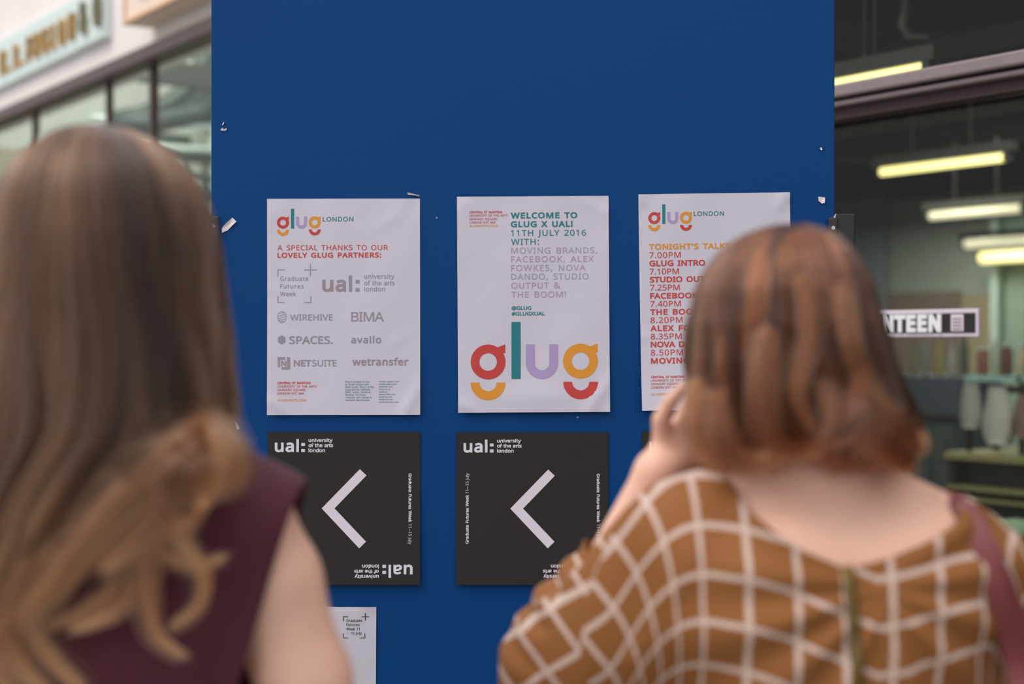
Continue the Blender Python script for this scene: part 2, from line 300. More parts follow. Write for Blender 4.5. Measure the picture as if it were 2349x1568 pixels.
 '&': (246, '93,-3 72,-1 54,4 38,14 27,27 20,43 18,62 19,79 24,92 32,104 42,114 55,124 70,133 50,159 44,169 41,179 40,191 42,206 48,219 57,230 69,237 84,242 102,243 119,242 133,237 145,230 153,220 158,207 160,192 159,178 154,166 147,156 137,146 125,137 112,129 177,66 182,74 187,82 191,90 200,120 230,120 226,106 222,93 217,80 211,68 204,57 196,48 245,0 205,0 176,28 165,19 153,12 141,5 127,1 111,-2|94,146 106,154 115,161 122,168 127,175 130,183 131,192 130,199 127,206 123,212 117,216 110,218 101,219 92,218 85,216 78,212 73,206 70,200 69,191 70,184 72,176 76,169 80,162 87,154|94,23 108,24 120,26 131,30 141,35 150,40 157,47 87,115 76,107 67,100 59,93 53,85 50,75 49,63 50,52 54,42 61,34 70,28 81,24'),
 '@': (302, '145,-30 120,-28 98,-23 78,-15 60,-4 46,10 34,27 26,47 21,69 19,94 21,114 24,134 29,152 37,169 46,184 57,198 71,210 86,221 102,229 121,235 140,239 162,240 184,238 205,233 224,225 241,214 255,201 267,184 275,165 281,144 282,120 282,110 281,100 279,90 276,80 272,71 268,63 263,56 257,49 250,44 242,40 234,37 224,37 215,38 207,41 200,46 195,52 191,58 189,66 187,66 183,58 177,51 170,45 161,40 151,38 140,37 124,39 111,44 101,54 93,66 88,81 87,99 88,113 91,126 95,138 102,149 110,158 120,165 131,170 144,174 158,175 187,172 209,167 206,98 206,90 206,86 206,76 208,68 212,63 216,60 221,58 226,57 233,58 239,61 244,66 248,72 252,80 255,89 257,99 258,109 259,120 257,140 253,158 246,173 237,186 225,197 212,206 196,213 180,216 162,218 138,216 116,211 97,202 81,190 68,175 57,158 50,139 45,118 44,95 47,64 55,39 70,19 90,4 115,-5 145,-8 159,-7 172,-6 185,-3 218,7 218,-16 208,-20 197,-23 185,-26 173,-28 160,-29|144,57 156,59 165,64 172,72 176,82 180,94 181,108 183,150 172,152 158,153 148,153 139,150 132,145 126,140 121,133 117,125 115,116 113,107 113,98 114,85 117,75 121,67 128,62 135,59'),
 '#': (217, '38,0 51,70 8,70 8,93 55,93 66,146 21,146 21,169 70,169 83,240 107,240 94,169 142,169 156,240 179,240 166,169 208,169 208,146 161,146 151,93 197,93 197,70 146,70 133,0 109,0 123,70 75,70 61,0|79,93 127,93 137,146 89,146'),
 "'": (76, '29,153 22,240 54,240 47,153'),
 '-': (108, '13,77 13,103 95,103 95,77'),
 '–': (250, '15,84 235,84 235,108 15,108'),
 '/': (125, '3,0 93,240 122,240 32,0'),
}
CAP = 240.0
GEO = {}
for _c, (_a, _s) in GLYPHS.items():
    GEO[_c] = (_a, [np.array([[float(q) for q in p.split(',')] for p in s.split(' ')]) for s in _s.split('|')])

def grow(p, off):
    """moves a closed outline to its outer side by off (mitred)"""
    p = np.asarray(p, float)
    e = np.roll(p, -1, 0) - p
    ln = np.hypot(e[:, 0], e[:, 1])
    keep = ln > 1e-9
    p = p[keep]
    e = np.roll(p, -1, 0) - p
    e = e / np.maximum(np.hypot(e[:, 0], e[:, 1]), 1e-12)[:, None]
    nr = np.stack([-e[:, 1], e[:, 0]], 1)
    pr = np.roll(nr, 1, 0)
    m = nr + pr
    m = m / np.maximum((m ** 2).sum(1), 1e-6)[:, None] * 2
    q = np.hypot(m[:, 0], m[:, 1])
    m = m * (np.minimum(q, 2.2) / np.maximum(q, 1e-9))[:, None]
    return p + m * off

from mathutils.geometry import delaunay_2d_cdt

def fill2d(polys, off=0.0):
    """fills closed 2D outlines (nonzero winding for grown letters, even-odd otherwise); returns verts, faces"""
    P = [np.asarray(p, float) for p in polys]
    if off:
        P = [grow(p, off) for p in P]
    lo = np.min([p.min(0) for p in P], 0)
    hi = np.max([p.max(0) for p in P], 0)
    k = 100.0 / max((hi - lo).max(), 1e-9)
    pts, ed = [], []
    for p in P:
        b0 = len(pts)
        pts += [Vector(((q[0] - lo[0]) * k, (q[1] - lo[1]) * k)) for q in p]
        ed += [(b0 + i, b0 + (i + 1) % len(p)) for i in range(len(p))]
    vo, eo, fo, *_ = delaunay_2d_cdt(pts, ed, [], 0, 1e-5)
    V = np.array([(v.x, v.y) for v in vo])
    T_ = np.array([tuple(f) for f in fo if len(f) == 3], int)
    C = V[T_].mean(1)
    A = np.array([(pts[a].x, pts[a].y) for a, b in ed])
    B = np.array([(pts[b].x, pts[b].y) for a, b in ed])
    wn = np.zeros(len(C), int)
    up = A[None, :, 1] <= C[:, None, 1]
    dn = B[None, :, 1] <= C[:, None, 1]
    cr = (B[None, :, 0] - A[None, :, 0]) * (C[:, None, 1] - A[None, :, 1]) - (C[:, None, 0] - A[None, :, 0]) * (B[None, :, 1] - A[None, :, 1])
    wn = (up & ~dn & (cr > 0)).sum(1) - (~up & dn & (cr < 0)).sum(1)
    n_cross = (up & ~dn & (cr > 0)).sum(1) + (~up & dn & (cr < 0)).sum(1)
    keep = (wn != 0) if off else (n_cross % 2 == 1)
    a2 = np.abs(np.cross(V[T_[:, 1]] - V[T_[:, 0]], V[T_[:, 2]] - V[T_[:, 0]]))
    T_ = T_[keep & (a2 > 1e-7)]
    used = np.unique(T_)
    mp = np.zeros(len(V), int)
    mp[used] = np.arange(len(used))
    return [(V[i, 0] / k + lo[0], V[i, 1] / k + lo[1]) for i in used], [tuple(int(q) for q in mp[t]) for t in T_]

def text_polys(s, x0, x1, base, cap, bold=0.0, xs=1.0):
    """outlines of a line of text, between x0 and x1 (y up); bold = stroke growth in cap heights"""
    k = cap / CAP
    kx = k * xs
    items, pen = [], 0.0
    for ch in s:
        if ch == ' ':
            pen += 130
            items.append(None)
            continue
        a, ps = GEO[ch]
        items.append((ps, pen))
        pen += a
    lo = min(p[:, 0].min() + o for it in items if it for ps, o in [it] for p in ps)
    last = [it for it in items if it][-1]
    hi = max(p[:, 0].max() for p in last[0]) + last[1]
    n = max(len(s) - 1, 1)
    g = cap * bold
    tr = ((x1 - x0) - 2 * g - (hi - lo) * kx) / n
    lim = -cap * 0.10
    if tr < lim:                       # too long: narrow the letters instead
        kx = ((x1 - x0) - 2 * g - lim * n) / (hi - lo)
        tr = lim
    out = []
    for i, it in enumerate(items):
        if it is None:
            continue
        ps, o = it
        for p in ps:
            q = np.empty_like(p)
            q[:, 0] = x0 + g + (p[:, 0] + o - lo) * kx + tr * i
            q[:, 1] = base + g + p[:, 1] * k * (1 - 2 * bold)
            out.append(q)
    return out, g

def arc(cx, cy, r, a0, a1, n=40):
    return [(cx + r * math.cos(a0 + (a1 - a0) * i / n), cy + r * math.sin(a0 + (a1 - a0) * i / n)) for i in range(n + 1)]

# ------------------------------------------------------------------ colours
RED, ORANGE, TEAL, LILAC = rgb(196, 62, 58), rgb(222, 146, 40), rgb(14, 122, 128), rgb(172, 150, 196)
M_PAPER = mat('white_paper', (0.63, 0.60, 0.685, 1), 0.42, 0.4, bump=(14, 0.16, 0.006))
M_BLACKPAPER = mat('black_card', rgb(46, 43, 42), 0.65, 0.25)
M_RED = mat('red_print', RED, 0.5)
M_ORANGE = mat('orange_print', ORANGE, 0.5)
M_TEAL = mat('teal_print', TEAL, 0.5)
M_LILAC = mat('lilac_print', LILAC, 0.5)
M_GREY = mat('grey_print', rgb(152, 142, 154), 0.5)
M_INK = mat('black_print', rgb(62, 60, 66), 0.5)
M_MAUVE = mat('mauve_print', rgb(172, 156, 176), 0.5)
M_WHITEPRINT = mat('white_print', rgb(228, 220, 232), 0.5)
M_BLACKMETAL = mat('black_metal', rgb(34, 32, 32), 0.4, 0.5)

# ------------------------------------------------------------------ setting: paving and building
floor = MB().box((-25, -14, -0.1), (25, 24, 0.0)).build('floor', mat('paving', rgb(126, 122, 118), 0.8, noise=(3, 0.12)))
tag(floor, kind='structure')

TH = math.radians(36.2)
RX, RY = math.sin(TH), -math.cos(TH)          # along the facade, towards the camera's right
IX, IY = math.cos(TH), math.sin(TH)           # into the building
PW = 3.2                                      # distance from camera to the facade plane

def W(s, w, z):
    """facade coordinates (along, inwards, up) to world"""
    return (RX * s + IX * (PW + w), RY * s + IY * (PW + w), z)

def on_w(px, py, w=0.0):
    """photo pixel to facade coordinates on a plane parallel to the facade"""
    u = (px - CX) / F_PX
    Y = (PW + w) / (IX * u + IY)
    return RX * u * Y + RY * Y, EYE + (CY - py) / F_PX * Y

def on_s(px, py, s):
    """photo pixel to (w, z) on a cross plane of the building"""
    u = (px - CX) / F_PX
    Y = s / (RX * u + RY)
    return IX * u * Y + IY * Y - PW, EYE + (CY - py) / F_PX * Y

def wbox(lo, hi, name, m, parent=None, bev=0.0):
    return MB().box(lo, hi, W, bev).build(name, m, parent)

M_RENDER = mat('white_render', rgb(238, 232, 228), 0.85, 0.2, noise=(2.0, 0.03))
M_BRONZE = mat('bronze_frame', rgb(92, 78, 74), 0.5, 0.3, 0.0, noise=(5, 0.08, (1, 1, 1)))
M_DKBRONZE = mat('dark_bronze_frame', rgb(92, 74, 74), 0.4, 0.4, 0.3)
M_PALEWALL = mat('pale_inner_wall', rgb(205, 212, 200), 0.8, noise=(1.5, 0.06))
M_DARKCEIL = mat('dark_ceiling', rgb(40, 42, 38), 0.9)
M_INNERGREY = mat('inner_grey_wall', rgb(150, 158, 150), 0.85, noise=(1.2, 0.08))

def glass_mat(name, tint, f_scale):
    m = bpy.data.materials.new(name)
    m.use_nodes = True
    n, l = m.node_tree.nodes, m.node_tree.links
    n.clear()
    o = n.new('ShaderNodeOutputMaterial')
    mx = n.new('ShaderNodeMixShader')
    tr = n.new('ShaderNodeBsdfTransparent')
    tr.inputs[0].default_value = tint
    gl = n.new('ShaderNodeBsdfGlossy')
    gl.inputs['Roughness'].default_value = 0.02
    lw = n.new('ShaderNodeLayerWeight')
    pw = n.new('ShaderNodeMath')
    pw.operation = 'POWER'
    pw.inputs[1].default_value = 5.0
    mu = n.new('ShaderNodeMath')
    mu.operation = 'MULTIPLY_ADD'
    mu.use_clamp = True
    mu.inputs[1].default_value = 0.94 * f_scale
    mu.inputs[2].default_value = 0.045 * f_scale
    l.new(lw.outputs['Facing'], pw.inputs[0])
    l.new(pw.outputs[0], mu.inputs[0])
    l.new(mu.outputs[0], mx.inputs[0])
    l.new(tr.outputs[0], mx.inputs[1])
    l.new(gl.outputs[0], mx.inputs[2])
    l.new(mx.outputs[0], o.inputs[0])
    return m
M_GLASS = glass_mat('window_glass', (0.95, 0.97, 0.95, 1), 0.35)
M_GLASS_DARK = glass_mat('tinted_window_glass', (0.86, 0.89, 0.86, 1), 0.35)

# white upper wall with the bronze fascia under it
wl = wbox((-32, 0, 3.2), (-4.6, 0.3, 7.0), 'wall_left', M_RENDER)
tag(wl, kind='structure')
tr = wbox((-32, -0.09, 3.115), (-4.6, 0.05, 3.2), 'trim_1', M_BRONZE, bev=0.01)
tag(tr, kind='structure')
# left glazing: mullions and panes
win = empty('window_1')
tag(win, kind='structure')
mulls = [(on_w(80, 300)[0], 0.035), (on_w(249, 260)[0], 0.02), (on_w(350, 230)[0], 0.04)]
edges = [-32, -29, -26, -23, -20.5, -18, -16, -14.3, -12.6] + [m[0] for m in mulls] + [-6.9, -5.6, -4.6]
for i, s in enumerate(edges[1:-1]):
    w_ = 0.05
    for ms, mw in mulls:
        if abs(ms - s) < 1e-6:
            w_ = mw
    wbox((s - w_ / 2, -0.015, 0.0), (s + w_ / 2, 0.03, 3.115), 'mullion', M_BRONZE, win)
for i in range(len(edges) - 1):
    wbox((edges[i], 0.0, 0.0), (edges[i + 1], 0.008, 3.115), 'pane', M_GLASS, win)

# shallow room behind the left glazing
M_LOBBY_FLOOR = mat('lobby_floor', rgb(120, 116, 108), 0.6)
wb = wbox((-32, 2.4, 0), (-6.9, 2.5, 7.0), 'wall_back', M_PALEWALL)
tag(wb, kind='structure')
cs = wbox((-13.7, 0.1, 0), (-13.6, 2.4, 7.0), 'wall_end', mat('sage_wall', rgb(172, 174, 168), 0.8, noise=(0.8, 0.10)))
tag(cs, kind='structure')
lc = wbox((-32, 0.3, 5.4), (-6.9, 2.4, 5.5), 'ceiling_lobby', M_PALEWALL)
tag(lc, kind='structure')
for (s, w) in ((-11.2, 1.3), (-9.6, 1.3), (-8.1, 1.3)):  # unseen area fills, added to brighten the room behind the glazing
    ld = bpy.data.lights.new('lobby_fill', 'AREA')
    ld.shape = 'RECTANGLE'
    ld.size, ld.size_y = 1.9, 1.8
    ld.energy = 95
    ld.color = (0.97, 1.0, 0.98)
    lo = bpy.data.objects.new('lobby_fill', ld)
    lo.location = W(s, w, 5.35)
    COL.objects.link(lo)

# staircase seen through the left glazing
M_STEEL = mat('dark_green_steel', rgb(36, 48, 40), 0.5)
M_RAIL = mat('pale_rail', rgb(190, 200, 196), 0.4)
sS = -12.4
st = empty('staircase', W(sS, 1.2, 0))
stT = Matrix.Translation(Vector(W(sS, 1.2, 0))).inverted()
def loc_tf(T):
    return lambda x, y, z: tuple(T @ Vector((x, y, z)))
def stair_part(pts, r, name, m, th=None):
    P = [W(sS, *on_s(x, y, sS)) for x, y in pts]
    P = [tuple(stT @ Vector(p)) for p in P]
    return MB().tube(P, r, 8).build(name, m, st, True)
stair_part([(262, 276), (330, 262), (388, 236), (430, 205), (462, 150), (520, 60)], 0.085, 'handrail', M_STEEL)
stair_part([(255, 284), (340, 283), (395, 270), (450, 262), (500, 225)], 0.11, 'stringer', M_STEEL)
for x, y0, y1 in ((378, 240, 285), (398, 228, 285), (415, 217, 284), (432, 205, 283), (447, 182, 280), (463, 150, 280), (480, 122, 280)):
    stair_part([(x, y0), (x, y1)], 0.055, 'baluster', M_STEEL)
for y, r, m in ((283, 0.035, M_RAIL), (349, 0.03, M_STEEL), (338, 0.03, M_RAIL), (360, 0.04, M_STEEL), (402, 0.03, M_STEEL), (440, 0.06, M_STEEL)):
    stair_part([(210, y - 12), (500, y + 8)], r, 'landing_rail', m)
for x in (425, 470):
    stair_part([(x, 350), (x, 470)], 0.03, 'post', M_STEEL)
# landing slab and steps behind the rails, and the stair's foot post
def slab(px0, px1, py0, py1, name, m, dw=0.02):
    a = on_s(px0, py0, sS - 0.4)
    b = on_s(px1, py1, sS - 0.4)
    mb = MB().box((sS - 0.5, a[0], b[1]), (sS - 0.5 + dw, b[0], a[1]), lambda x, y, z: tuple(stT @ Vector(W(x, y, z))))
    return mb.build(name, m, st)
slab(235, 500, 289, 345, 'riser_panel', mat('olive_panel', rgb(84, 96, 84), 0.7, noise=(4, 0.4)))
slab(400, 520, 352, 362, 'landing_slab', M_STEEL)
pts_top = [(300, 274), (345, 262), (388, 242), (430, 212), (462, 160), (500, 95)]
V_, F_ = [], []
for x, y in pts_top:
    for yy in (y, 286):
        w_, z_ = on_s(x, yy, sS + 0.02)
        for ds in (0.02, 0.035):
            V_.append(tuple(stT @ Vector(W(sS + ds, w_, z_))))
for i in range(len(pts_top) - 1):
    a_ = i * 4
    F_ += [(a_, a_ + 4, a_ + 6, a_ + 2), (a_ + 1, a_ + 3, a_ + 7, a_ + 5), (a_, a_ + 1, a_ + 5, a_ + 4), (a_ + 2, a_ + 6, a_ + 7, a_ + 3)]
F_ += [(0, 2, 3, 1), (20, 21, 23, 22)]
MB().add(V_, F_).build('mesh_infill', mat('green_mesh', rgb(64, 78, 66), 0.7, noise=(3, 0.4)), st)
MB().box((sS - 0.6, 0.5, 0), (sS - 0.5, 0.6, 2.6), lambda x, y, z: tuple(stT @ Vector(W(x, y, z)))).build('support_post', M_STEEL, st)
tag(st, 'dark green steel staircase with pale rails behind the left glazing', 'staircase')
# low olive bench panel seen at the far left below the glazing
sl = on_s(-60, 345, -12.9)
sr = on_s(70, 345, -12.9)
ob = MB().box((-13.0, 0.12, 0), (-12.75, 1.0, on_s(20, 345, -12.9)[1]), W).build('partition', mat('olive_board', rgb(128, 120, 98), 0.8))
tag(ob, 'olive brown partition behind the glazing at the left edge', 'partition')

# ---- shop signs on the white wall
M_MINT = mat('mint_board', rgb(216, 230, 226), 0.6)
M_GOLD = mat('gold_letters', rgb(190, 152, 92), 0.45, 0.5, 0.2)
M_CREAM = mat('cream_board', rgb(240, 222, 202), 0.6)
M_CREAMEDGE = mat('peach_edge', rgb(226, 186, 150), 0.6)

def wall_text(s, x0s, x1s, z0, cap, bold, w0, w1, m, parent, T, xs=0.8):
    """raised letters, each an object of its own"""
    polys, g = text_polys(s, x0s, x1s, z0, cap, max(bold, 0.002), xs)
    k = 0
    for ch in s:
        if ch == ' ':
            continue
        c = len(GEO[ch][1])
        vs, fs = fill2d(polys[k:k + c], g)
        k += c
        n = len(vs)
        V, Fc = [], []
        for w in (w0, w1):
            V += [tuple(T @ Vector(W(x, w, y))) for x, y in vs]
        Fc += [tuple(f) for f in fs] + [tuple(i + n for i in reversed(f)) for f in fs]
        cnt = {}
        for f in fs:
            for i in range(len(f)):
                a, b = f[i], f[(i + 1) % len(f)]
                if (b, a) in cnt:
                    del cnt[(b, a)]
                else:
                    cnt[(a, b)] = 1
        Fc += [(b, a, a + n, b + n) for a, b in cnt]
        MB().add(V, Fc).build('letter', m, parent)

sgn = empty('shop_sign', W(-10, -0.05, 3.4))
T = Matrix.Translation(sgn.location).inverted()
sE = on_w(243, 100, -0.04)[0]
sM = on_w(182, 120, -0.04)[0]
def tfT(T):
    return lambda x, y, z: tuple(T @ Vector(W(x, y, z)))
MB().box((-13.2, -0.05, 3.375), (sM - 0.006, 0.0, 3.725), tfT(T), 0.01).build('board', M_MINT, sgn)
MB().box((sM + 0.006, -0.06, 3.375), (sE, 0.0, 3.74), tfT(T), 0.01).build('board', M_MINT, sgn)
wall_text('W.R.FUGLOW', on_w(4, 180, -0.06)[0], on_w(173, 120, -0.06)[0], 3.45, 0.17, 0.0, -0.085, -0.05, M_GOLD, sgn, T, 0.45)
M_DKGOLD = mat('dark_gold_letters', rgb(128, 124, 96), 0.45)
wall_text('&O', on_w(188, 80, -0.07)[0], on_w(232, 60, -0.07)[0], 3.45, 0.20, 0.0, -0.095, -0.06, M_DKGOLD, sgn, T, 0.48)
tag(sgn, 'long mint green shop sign with raised gold letters on the white wall', 'sign')

sg2 = empty('shop_sign', W(-7.2, -0.16, 3.42))
T2 = Matrix.Translation(sg2.location).inverted()
sA, zA = on_w(290, 60, -0.16)
MB().box((sA, -0.17, zA), (-5.6, 0.0, zA + 0.58), tfT(T2), 0.02).build('board', M_CREAM, sg2)
MB().box((sA, -0.185, zA), (-5.6, -0.15, zA + 0.03), tfT(T2), 0.008).build('edge', M_CREAMEDGE, sg2)
MB().box((sA, -0.185, zA), (sA + 0.03, -0.15, zA + 0.58), tfT(T2), 0.008).build('edge', M_CREAMEDGE, sg2)
wall_text('OM', on_w(303, 20, -0.2)[0], on_w(388, 0, -0.2)[0], zA + 0.13, 0.30, 0.03, -0.2, -0.17, M_GOLD, sg2, T2)
tag(sg2, 'cream shop sign with peach edges jutting from the white wall beside the board', 'sign')

# ------------------------------------------------------------------ canteen behind the right glazing
wr = wbox((-4.6, 0.0, 3.6), (6.0, 0.3, 7.0), 'wall_right', M_RENDER)
tag(wr, kind='structure')
zt = on_w(1915, 212)[1]
zb = on_w(1915, 285)[1]
tr = wbox((-4.6, -0.10, on_w(1915, 241)[1]), (6.0, 0.0, zt), 'trim_2', mat('mauve_bronze', rgb(142, 126, 128), 0.4, 0.5, 0.15, noise=(3, 0.05)), bev=0.006)
tag(tr, kind='structure')
tr = wbox((-4.6, -0.05, on_w(1915, 246)[1]), (6.0, 0.0, on_w(1915, 241)[1]), 'trim_3', mat('black_gap', rgb(20, 16, 16), 0.7))
tag(tr, kind='structure')
tr = wbox((-4.6, -0.085, on_w(1915, 259)[1]), (6.0, 0.0, on_w(1915, 246)[1]), 'trim_4', mat('mauve_bronze', rgb(142, 126, 128)), bev=0.006)
tag(tr, kind='structure')
tr = wbox((-4.6, -0.06, zb), (6.0, 0.0, on_w(1915, 259)[1]), 'trim_14', mat('maroon_frame', rgb(62, 44, 46), 0.5, 0.3))
tag(tr, kind='structure')
win2 = empty('window_2')
tag(win2, kind='structure')
for a, b in ((-4.6, -3.6), (-3.6, 0.2), (0.2, 3.0), (3.0, 6.0)):
    wbox((a + 0.01, 0.0, 0.0), (b - 0.01, 0.008, zb), 'pane', M_GLASS_DARK, win2)
    wbox((a + 0.01, 0.0, zt), (b - 0.01, 0.008, 3.6), 'pane', M_GLASS_DARK, win2)
    wbox((a - 0.03, -0.04, 0.0), (a + 0.03, 0.06, 3.6), 'mullion', M_DKBRONZE, win2)
# shell of the room
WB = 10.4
fl = wbox((-16, 0.3, -0.02), (8, WB, 0.012), 'floor_canteen', mat('canteen_floor', rgb(84, 80, 74), 0.6))
tag(fl, kind='structure')
zc = on_w(1915, 474, WB)[1]
bw = wbox((-16, WB, 0), (8, WB + 0.2, zc), 'wall_canteen', M_INNERGREY)
tag(bw, kind='structure')
bw = wbox((-16, WB, zc), (8, WB + 0.2, 6.2), 'wall_upper', mat('upper_dark_wall', rgb(58, 56, 48), 0.9, noise=(1, 0.2)))
tag(bw, kind='structure')
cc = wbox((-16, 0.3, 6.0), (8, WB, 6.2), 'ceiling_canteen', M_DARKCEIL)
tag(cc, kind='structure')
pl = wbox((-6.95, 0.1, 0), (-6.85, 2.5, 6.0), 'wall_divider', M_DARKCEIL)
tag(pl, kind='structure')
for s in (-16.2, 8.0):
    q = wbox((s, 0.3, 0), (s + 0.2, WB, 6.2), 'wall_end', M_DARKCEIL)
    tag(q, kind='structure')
# dark roof beams crossing, one pale duct, a hanging cable
M_BEAM = mat('beam_paint', rgb(62, 66, 60), 0.8)
for k, (px, py, w, h, m) in enumerate(((2100, 118, 3.2, 0.10, M_BEAM), (2100, 330, 7.0, 0.16, mat('brown_beam', rgb(84, 74, 58), 0.8)), (2100, 265, 5.4, 0.12, mat('brown_beam', rgb(84, 74, 58), 0.8)))):
    s0, z0 = on_w(px, py, w)
    b = wbox((-14, w, z0 - h / 2), (6, w + 0.12, z0 + h / 2), 'trim_%d' % (5 + k), m)
    tag(b, kind='structure')
# inward joists
for k, s in enumerate((-9.5, -7.6, -5.9, -4.4, -3.0)):
    b = wbox((s, 0.5, 3.30), (s + 0.09, WB, 3.46), 'trim_%d' % (9 + k), M_BEAM)
    tag(b, kind='structure')
P = [on_w(x, y, 1.6) for x, y in ((2078, -60), (2076, 20), (2068, 55), (2080, 82), (2128, 86))]
cb = MB().tube([W(s, 1.6, z) for s, z in P], 0.012, 8).build('hanging_cable', mat('grey_cable', rgb(96, 100, 92), 0.6), None, True)
tag(cb, 'grey looped cable hanging behind the upper pane', 'cable')

# fluorescent battens
M_TUBE = mat('tube_light_warm', rgb(255, 240, 170), 0.5, emit=(rgb(255, 236, 156), 2.0))
M_TUBE2 = mat('tube_light_pale', rgb(250, 240, 200), 0.5, emit=(rgb(250, 240, 205), 0.95))
M_BATTEN = mat('batten_body', rgb(60, 60, 54), 0.6)
H_T = 0.9
tubes = [
    ((1880, 197), (2118, 151), M_TUBE, 'bright tube light half hidden behind the board, above the bronze frame', 0.038),
    ((2022, 393), (2306, 362), M_TUBE, 'yellow tube light alone in the middle of the lower pane', 0.045),
    ((2136, 493), (2345, 479), M_TUBE2, 'pale tube light, third from the top behind the glass', 0.045),
    ((2216, 558), (2440, 546), M_TUBE2, 'pale tube light just above the lowest yellow one', 0.045),
    ((2252, 590), (2480, 580), M_TUBE, 'lowest yellow tube light behind the glass', 0.055),
]
for (p0, p1, m, lab, th) in tubes:
    xm, ym = (p0[0] + p1[0]) / 2, (p0[1] + p1[1]) / 2
    sl = (CY - ym) / (xm + 1215.0)
    pdist = IX * H_T / sl
    w = pdist - PW
    a, za = on_w(p0[0], p0[1], w)
    b, zb_ = on_w(p1[0], p1[1], w)
    z = (za + zb_) / 2
    t = empty('tube_light', W((a + b) / 2, w, z))
    Tt = Matrix.Translation(t.location).inverted()
    MB().tube([W(a, w, z), W(b, w, z)], th * 0.86 * pdist / 10, 10, loc_tf(Tt)).build('tube', m, t, True)
    r = th * pdist / 10
    MB().box((a - 0.05, w - r, z + r), (b + 0.05, w + r, z + r + 0.05), tfT(Tt)).build('batten', M_BATTEN, t)
    for q in (a - 0.03, b):
        MB().box((q, w - r * .8, z - r * .8), (q + 0.03, w + r * .8, z + r + 0.01), tfT(Tt)).build('end_cap', M_BATTEN, t)
    for q in (a + 0.2, b - 0.2):
        MB().tube([W(q, w, z + r + 0.04), W(q, w, 5.9)], 0.003, 6, loc_tf(Tt)).build('rod', M_BATTEN, t)
    tag(t, lab, 'light', 'tube lights in the canteen')
for (s, w, e) in ((-4, 2.2, 25), (-6, 5.0, 55), (-9.5, 8.3, 125)):  # extra invisible fills added to lift the dark interior beyond its tubes
    ld = bpy.data.lights.new('canteen_fill', 'AREA')
    ld.shape = 'RECTANGLE'
    ld.size, ld.size_y = 2.4, 0.6
    ld.energy = e
    ld.color = (1.0, 0.96, 0.84)
    lo = bpy.data.objects.new('canteen_fill', ld)
    lo.location = W(s, w, 2.9)
    COL.objects.link(lo)

# panels on the far wall
def wpanel(px0, px1, py0, py1, w, name, m, label, cat, th=0.05, foot=False):
    s0, z1 = on_w(px0, py0, w)
    s1, z0 = on_w(px1, py1, w)
    if foot:
        z0 = 0.012
    o = wbox((s0, w, z0), (s1, w + th, z1), name, m)
    return tag(o, label, cat)
wpanel(1880, 2026, 465, 1500, 10.2, 'screen', mat('blue_grey_screen', rgb(112, 124, 132), 0.8), 'blue grey tall screen behind the board edge inside the canteen', 'screen', foot=True)
wpanel(2026, 2200, 672, 1500, 10.31, 'screen', mat('brown_dado', rgb(112, 98, 88), 0.8), 'brown low screen behind the canteen window sign', 'screen', foot=True)
wpanel(2204, 2280, 676, 1500, 10.22, 'screen', mat('tan_panel', rgb(132, 122, 98), 0.8), 'tan low screen right of the window sign', 'screen', foot=True)
wpanel(2272, 2288, 500, 900, 10.08, 'post', mat('pale_teal_post', rgb(168, 186, 180), 0.7), 'pale teal slim post inside the canteen', 'post', 0.08, True)
wpanel(2288, 2460, 470, 980, 10.2, 'screen', mat('teal_screen', rgb(126, 144, 132), 0.8), 'wide sea green screen at the right inside the canteen', 'screen', foot=True)

# serving counter and rack
CW = 3.1
sc0, sc1 = on_w(2165, 900, CW)[0], 1.2
def cz(py, px=2260):
    return on_w(px, py, CW)[1]
ct = empty('serving_counter', W((sc0 + sc1) / 2, CW + 0.3, 0.012))
Tc = Matrix.Translation(ct.location).inverted()
M_WOODEDGE = mat('pale_wood_edge', rgb(170, 160, 110), 0.6)
M_DARKWOOD = mat('dark_wood', rgb(58, 48, 40), 0.7, noise=(6, 0.15))
def cbox(a, b, name, m, bev=0.0):
    return MB().box(a, b, tfT(Tc), bev).build(name, m, ct)
z_top = cz(1042)
cbox((sc0, CW, z_top - 0.035), (sc1, CW + 0.7, z_top), 'worktop', M_WOODEDGE)
cbox((sc0 + 0.02, CW + 0.12, 0.012), (sc1, CW + 0.65, z_top - 0.035), 'carcass', M_DARKWOOD)
cbox((sc0 + 0.01, CW + 0.01, cz(1128)), (sc1, CW + 0.12, cz(1120)), 'shelf', M_WOODEDGE)
cbox((sc0 + 0.01, CW + 0.01, cz(1152)), (sc1, CW + 0.12, cz(1146)), 'shelf', M_WOODEDGE)
for s in (sc0 + 0.01, sc0 + 0.9, sc0 + 1.9):
    cbox((s, CW + 0.02, 0.012), (s + 0.04, CW + 0.12, z_top - 0.035), 'upright', M_DARKWOOD)
tag(ct, 'dark serving counter with pale wooden edges behind the glass', 'counter')
# rack standing on the counter
rk = empty('display_rack', W(sc0 + 0.8, CW + 0.2, z_top))
Tr = Matrix.Translation(rk.location).inverted()
z_s = cz(862)
M_MINTMETAL = mat('mint_shelf', rgb(170, 210, 204), 0.5)
def rbox(a, b, name, m):
    return MB().box(a, b, tfT(Tr)).build(name, m, rk)
rbox((sc0 + 0.05, CW + 0.1, z_s - 0.03), (sc0 + 0.36, CW + 0.4, z_s), 'shelf', M_MINTMETAL)
rbox((sc0 + 0.40, CW + 0.1, z_s - 0.03), (sc0 + 0.9, CW + 0.4, z_s), 'shelf', M_MINTMETAL)
for s in (sc0 + 0.05, sc0 + 0.37, sc0 + 0.88):
    rbox((s, CW + 0.12, z_top), (s + 0.025, CW + 0.145, z_s), 'upright', M_DARKWOOD)
    rbox((s, CW + 0.36, z_top), (s + 0.025, CW + 0.385, z_s), 'upright', M_DARKWOOD)
